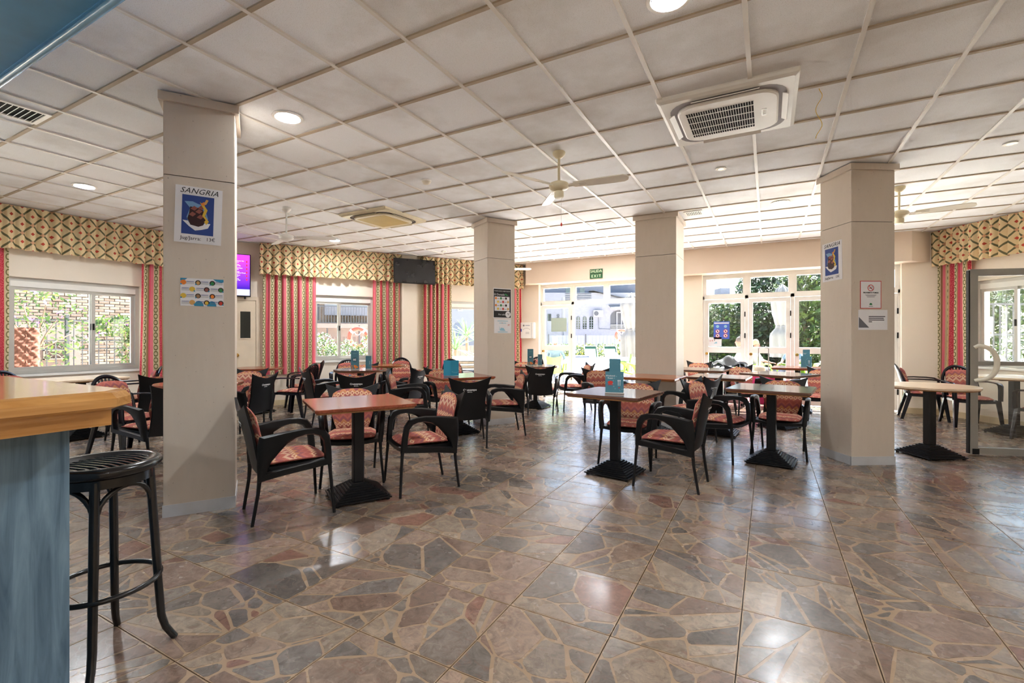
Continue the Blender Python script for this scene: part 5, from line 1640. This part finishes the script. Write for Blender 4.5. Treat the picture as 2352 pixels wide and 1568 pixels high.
MB().cbox((HX(1424),-.5,HZ(705)),(1.9,1.4,.06),M=Matrix.Rotation(R(18),4,'X')).build('awning', M['canvas'], hs)
acu = MB().rbox((HX(1373),-.18,HZ(720)),(.80,.32,.58),.03).build('outdoor_unit', M['plasticWhite'], hs)
MB().lathe([(.2,0),(.2,.01),(.17,.012)],20,M=Matrix.Translation((HX(1368),-.345,HZ(720))) @ Matrix.Rotation(R(90),4,'X')).build('fan_grille', M['iron'], acu)
MB().tube([(HX(1375),-.05,HZ(730)),(HX(1376),-.05,HZ(755)),(HX(1400),-.05,HZ(756))],.03,6).build('pipe', M['houseGrey'], hs)
# anchor and small window at left
m_ = MB(); ax, az = HX(1282), HZ(735)
m_.tube([(ax,-.05,az-.35),(ax,-.05,az+.30)],.035,6); m_.tube([(ax-.14,-.05,az+.18),(ax+.14,-.05,az+.18)],.03,6)
m_.tube([(ax+.09*math.cos(2*PI*k/12),-.05,az+.39+.09*math.sin(2*PI*k/12)) for k in range(12)],.025,5,closed=True)
m_.tube([(ax-.28,-.05,az-.08),(ax-.2,-.05,az-.3),(ax,-.05,az-.38),(ax+.2,-.05,az-.3),(ax+.28,-.05,az-.08)],.035,6)
m_.build('anchor_emblem', M['iron'], hs)
MB().box(HX(1258),-.04,HZ(737),HX(1266),0,HZ(721)).build('small_window', M['darkglass'], hs)
pl_ = MB().tube([atD(1294,34)+(0,), atD(1294,34)+(4.2,)],.14,8).build('utility_pole', M['houseGrey'], None, label='thin grey pole in front of the white house', cat='pole')
# corrugated white fence and hedge
wf = frame_at('white_fence', 1370, 33, 'white panelled fence behind the hedge beyond the terrace', 'fence')
for k in range(44):
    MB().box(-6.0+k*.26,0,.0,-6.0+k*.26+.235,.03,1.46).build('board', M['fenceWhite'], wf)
for k in range(5): MB().box(-6+k*2.6,-.06,0,-5.92+k*2.6,0,1.55).build('post', M['iron'], wf)
hg = frame_at('garden_hedge', 1370, 30, 'clipped green and yellow hedge behind the loungers', 'hedge', z=-.03)
leaves(5200, [(-4.5+k*.8,0,.52,.6,.4,.46) for k in range(12)], .085, GR+[srgb(196,186,70)], 41).build('foliage', M['leaf'], hg)

def parasol(u, D, top, label):
    e = frame_at('furled_parasol', u, D, label, 'parasol', z=-.03)
    MB().tube([(0,0,0),(0,0,top-.05)],.024,10).build('pole', M['woodFence'], e)
    MB().lathe([(.26,0),(.28,.04),(.2,.07),(.05,.09)],20).build('base', M['houseGrey'], e)
    def fn(i, j):
        a = 2*PI*i
        prof = [(0,.30),(.30,.30),(.42,.16),(.5,.2),(.62,.26),(.8,.30),(.92,.17),(1,.02)]
        for (j0,r0),(j1,r1) in zip(prof, prof[1:]):
            if j <= j1:
                f = (j-j0)/(j1-j0); rr = r0+(r1-r0)*(f*f*(3-2*f)); break
        rr *= 1+.16*math.sin(a*8+j*3)
        return (rr*math.cos(a), rr*math.sin(a), .75+(top-.75)*j)
    MB().grid(fn, 48, 28).build('canopy', M['canvas'], e, smooth=80)
    z = .75+(top-.75)*.42
    MB().tube([(.175*math.cos(2*PI*k/16),.175*math.sin(2*PI*k/16),z) for k in range(16)],.012,5,closed=True).build('tie', M['houseGrey'], e)
    return e
parasol(1797,14.2,2.95,'furled white parasol in front of the greenery behind the glazed front')
parasol(1450,14.5,2.72,'furled white parasol left of the posterless pillar')

# trees and bushes behind the glazed front
def tree(u, D, label, blobs, n, pal, seed, size=.11, trunk=2.0):
    e = frame_at('garden_tree', u, D, label, 'tree', z=-.1)
    leaves(n, blobs, size, pal, seed).build('crown', M['leaf'], e)
    MB().tube([(0,0,0),(.1,0,trunk*.5),(0,.1,trunk),(.3,.1,trunk*1.5)],[.16,.13,.1,.05],9).build('trunk', M['bark'], e)
    return e
tree(1660,21,'bushy tree with yellowish leaves left of the furled parasol', [(0,0,2.0,1.0,.8,1.3),(.4,0,1.2,1.1,.8,1.2),(-.6,0,1.2,.9,.7,1.1)], 6000, GR, 51, .13)
tree(1762,20,'dark dense tree directly behind the furled parasol', [(0,0,3.0,1.3,1.0,1.7),(.2,0,1.3,1.4,1.0,1.3)], 9000, GD, 53, .13)
tree(1850,18,'bright green tree at the right behind the glazed front', [(.2,0,3.2,1.3,1.0,1.3),(.3,.2,1.5,1.3,1.0,1.5)], 9000, GR, 55, .135)
tree(2090,20,'garden tree beside the right end of the glazed front', [(0,0,2.2,1.6,1.2,2.0)], 3600, GR, 58, .12)
sb = frame_at('far_block', 1668, 46, 'far apartment block with railings above the trees', 'building')
MB().box(-3.5,0,0,2.5,5,4.6).build('wall', M['houseGrey'], sb)
m_ = MB()
for k in range(15): m_.box(-3.4+k*.4,-.1,4.6,-3.34+k*.4,-.04,5.4)
m_.box(-3.5,-.12,5.35,2.5,-.02,5.45); m_.box(-3.5,-.12,4.95,2.5,-.02,5.02); m_.build('roof_railing', M['bluegrey'], sb)
MB().box(-.3,.5,4.6,.6,2,6.2).build('chimney', M['bluegrey'], sb)
for r_ in range(3):
    for k in range(5): MB().box(-3.2+k*1.15,-.06,1.2+r_*1.15,-2.5+k*1.15,0,2.0+r_*1.15).build('window_pane', M['bluegrey'], sb)

# ---------------------------------------------------------------- view beside the middle pillar
gw = frame_at('grey_house', 1040, 33, 'plain pale house with a tiny window seen left of the middle pillar', 'building', 20)
MB().box(-.9,0,0,5,4,9.5).build('wall', M['houseGrey'], gw)
MB().box(.40,-.05,3.25,.62,0,3.65).build('window_pane', M['darkglass'], gw)
bars(MB(), .34,.68,3.18,3.72,-.08,-.05,.06).build('window_frame', M['paper'], gw)
out = [(-.3,0),(.3,0),(.3,.6)]+[(.3*math.cos(R(a)),.6+.3*math.sin(R(a))) for a in range(20,180,20)]+[(-.3,.6)]
MB().prism(out,0,.02,Matrix.Translation((.35,-.01,1.45)) @ Matrix.Rotation(R(90),4,'X')).build('arched_niche', M['bluegrey'], gw)
wdf = frame_at('board_fence', 1062, 17, 'weathered pale board fence below the yuccas', 'fence', 15)
for k in range(16): MB().box(-1.4+k*.19,0,.1,-1.4+k*.19+.175,.03,1.02).build('board', M['woodFence'], wdf)
lf_me = MB(); secs = []
for k in range(6):
    f = k/5; w = .028*(1-f)**.6+.002; z = .62*f; x = .16*f*f
    secs.append([(x,-w,z),(x+.008,0,z-.004),(x,w,z),(x-.004,0,z+.004)])
lf_me.col = srgb(110,150,90)
lf_me = lf_me.loft(secs).mesh('leaf', M['leaf'])
def yucca(u, D, z, n, label, seed):
    e = frame_at('yucca', u, D, label, 'plant', z=-.1)
    MB().tube([(0,0,0),(.02,0,z*.6),(0,0,z)],[.06,.05,.045],8).build('trunk', M['bark'], e)
    r_ = random.Random(seed)
    for k in range(n):
        o = inst('leaf', lf_me, e, (0,0,z))
        o.rotation_euler = (0, R(r_.uniform(0,100)), r_.uniform(0,2*PI)); s_ = r_.uniform(.75,1.15); o.scale = (s_,s_,s_)
    return e
yucca(1072,15,1.45,46,'taller spiky yucca left of the middle pillar', 61)
yucca(1046,14.2,1.05,42,'lower spiky yucca beside the pink curtain', 62)
sk = frame_at('stacked_boards', 1078, 12.4, 'stack of white and pale wooden boards outside left of the middle pillar', 'boards', 8, -.15)
for k, (mat_, z, h_) in enumerate((('plasticWhite',.86,.10),('woodFence',.80,.045),('plasticWhite',.745,.045),('woodFence',.69,.045),('plasticWhite',.635,.04),('iron',.50,.12))):
    MB().box(-.9+.02*k,-.35,z,.9-.01*k,.35,z+h_).build('board', M[mat_], sk)
for x in (-.7,.7): MB().box(x-.05,-.3,0,x+.05,.3,.50).build('trestle', M['iron'], sk)

# ---------------------------------------------------------------- view through the window at right
tree(2230,12.5,'leafy tree outside the window behind the glass door', [(0,0,2.6,1.5,.8,1.2),(1.2,0,2.0,1.4,.8,1.6),(-.9,0,1.8,.9,.7,1.4)], 8000, GR, 71, .095)
gt = frame_at('metal_gate', 2290, 9.3, 'grey metal gate with a small white notice outside the right window', 'gate')
for k in range(12): MB().box(-.6+k*.13,-.01,.0,-.58+k*.13,.01,1.95).build('bar', M['iron'], gt)
for z in (.1,1.35,1.95): MB().box(-.62,-.015,z,.88,.015,z+.04).build('rail', M['iron'], gt)
ns = MB().box(-.3,-.02,1.33,-.10,-.012,1.72).build('notice_plate', M['paper'], gt)
MB().poly([(x,-.0215,z) for x, z in oval(-.2,1.58,.075,.075,18)]).build('red_ring', M['red_p'], ns)
MB().poly([(x,-.0225,z) for x, z in oval(-.2,1.58,.06,.06,18)]).build('ring_ground', M['paper'], ns)
MB().box(-.21,-.024,1.54,-.19,-.0228,1.62).build('walker_mark', M['ink'], ns)
MB().box(-.28,-.0225,1.38,-.12,-.0215,1.42).build('text_line', M['red_p'], ns)

# ---------------------------------------------------------------- lime chairs and guests outside
lime0 = make_shell_chair('lime_armchair', M['lime'], False, False)
lf = True
guests = [(1277,13.4,12,'lime armchair under the person in a blue grey shirt, behind the closed door leaf'), (1688,12.6,95,'lime armchair under the person with a hair bun'), (1745,12.9,-70,'lime armchair behind the glazed front, left of the furled parasol'), (1818,12.5,150,'lime armchair just right of the furled parasol foot'),
          (1424,13.9,110,'empty lime armchair left in the open doorway view'), (1462,12.9,60,'empty lime armchair close to the posterless pillar in the doorway'), (1862,13.2,-40,'empty lime armchair behind the glass near the right pillar'), (1712,11.75,80,'empty lime armchair behind the luggage')]
for u, D, a, l in guests:
    o = lime0 if lf else copy_tree(lime0); lf = False
    x, y = atD(u, D); o.location = (x, y, -.03); o.rotation_euler = (0,0,R(a))
    tag(o, l, 'chair', 'lime armchairs on the terrace')

def person(u, D, a, label, shirt, hair, bun=False, sc=1.0):
    x, y = atD(u, D)
    P = {}; V = []; E_ = []; rad = []
    def v(n, p, r_): P[n] = len(V); V.append(p); rad.append(r_)
    v('pelvis',(0,-.10,.52),(.15,.12)); v('belly',(0,-.13,.68),(.14,.11)); v('chest',(0,-.15,.88),(.155,.11)); v('neckb',(0,-.14,1.03),(.07,.065)); v('neck',(0,-.12,1.09),(.052,.055))
    v('jaw',(0,-.085,1.15),(.062,.075)); v('face',(0,-.09,1.22),(.073,.09)); v('skull',(0,-.105,1.29),(.066,.082)); v('nose',(0,.005,1.205),(.012,.014))
    for a_, b_ in (('pelvis','belly'),('belly','chest'),('chest','neckb'),('neckb','neck'),('neck','jaw'),('jaw','face'),('face','skull'),('face','nose')): E_.append((P[a_],P[b_]))
    for s_, k in ((-1,'l'),(1,'r')):
        v('sh'+k,(s_*.17,-.14,.985),(.06,.06)); v('el'+k,(s_*.25,-.02,.77),(.043,.043)); v('wr'+k,(s_*.17,.20,.70),(.027,.025)); v('ha'+k,(s_*.155,.27,.695),(.032,.018))
        E_ += [(P['chest'],P['sh'+k]),(P['sh'+k],P['el'+k]),(P['el'+k],P['wr'+k]),(P['wr'+k],P['ha'+k])]
        for f in range(4):
            v('f%d%s'%(f,k),(s_*(.125+.021*f),.33+.012*(1 if f in (1,2) else 0),.685),(.0085,.0085)); v('g%d%s'%(f,k),(s_*(.125+.021*f),.365+.012*(1 if f in (1,2) else 0),.668),(.0075,.0075))
            E_ += [(P['ha'+k],P['f%d%s'%(f,k)]),(P['f%d%s'%(f,k)],P['g%d%s'%(f,k)])]
        v('t'+k,(s_*.115,.275,.70),(.0095,.0095)); E_.append((P['wr'+k],P['t'+k]))
        v('hip'+k,(s_*.095,-.04,.49),(.085,.08)); v('kn'+k,(s_*.12,.36,.50),(.058,.06)); v('an'+k,(s_*.12,.38,.09),(.038,.042)); v('to'+k,(s_*.125,.50,.035),(.038,.03))
        E_ += [(P['pelvis'],P['hip'+k]),(P['hip'+k],P['kn'+k]),(P['kn'+k],P['an'+k]),(P['an'+k],P['to'+k])]
    me = bpy.data.meshes.new('body'); me.from_pydata(V, E_, [])
    ob = bpy.data.objects.new('body', me); COL.objects.link(ob)
    sk_ = ob.modifiers.new('skin', 'SKIN'); ob.modifiers.new('sub', 'SUBSURF').levels = 1
    for i, r_ in enumerate(rad): me.skin_vertices[0].data[i].radius = r_
    me.skin_vertices[0].data[0].use_root = True
    dg = bpy.context.evaluated_depsgraph_get()
    nm = bpy.data.meshes.new_from_object(ob.evaluated_get(dg))
    bpy.data.objects.remove(ob)
    nm.materials.clear()
    for k in ('skin', shirt, 'trousers'): nm.materials.append(M[k])
    for p in nm.polygons:
        c_ = p.center
        p.material_index = 0 if c_.z > 1.06 or (c_.y > .02 and c_.z > .6) or c_.z < .05 else (1 if c_.z > .56 else 2)
        p.use_smooth = True
    e = empty('person', (x, y, -.03), R(a), label=label, cat='person')
    e.scale = (sc,sc,sc)
    o = bpy.data.objects.new('body', nm); link(o, e)
    hm = MB()
    hm.grid(lambda i, j: (.082*math.sin(PI*.62*j)*math.cos(2*PI*i), -.11+.10*math.sin(PI*.62*j)*math.sin(2*PI*i)-.012, 1.265+.105*math.cos(PI*.62*j)-(.05*max(0,-math.sin(2*PI*i))*j)), 20, 8, flip=True)
    h_ = hm.build('hair', M[hair], e, smooth=80)
    if bun: MB().lathe([(.01,-.05),(.045,-.03),(.055,0),(.045,.03),(.01,.05)],14,(0,-.17,1.385)).build('hair_bun', M[hair], h_, smooth=80)
    for s_ in (-1,1):
        MB().lathe([(.004,-.004),(.02,-.003),(.02,.003),(.004,.004)],10,M=Matrix.Translation((s_*.078,-.10,1.21)) @ Matrix.Rotation(R(90),4,'Y')).build('ear', M['skin'], e, smooth=80)
        MB().lathe([(.002,-.004),(.009,0),(.002,.004)],8,M=Matrix.Translation((s_*.03,-.008,1.225)) @ Matrix.Rotation(R(90),4,'X')).build('eye', M['ink'], e)
    MB().box(-.024,-.004,1.158,.024,.004,1.164).build('mouth', M['red_p'], e)
    return e
person(1277,13.4,12,'person in a blue grey shirt sitting with back to us behind the closed door leaf','shirt','hairWhite')
person(1688,12.6,95,'person with a dark hair bun sitting beyond the glazed front','shirt2','hairDark',True)
person(1745,12.9,-70,'person with fair hair sitting left of the furled parasol, only the head top showing','shirt2','hairBlond',False,.95)
person(1818,12.5,150,'person with grey hair sitting at the foot of the furled parasol','shirt','hairWhite',False,.96)
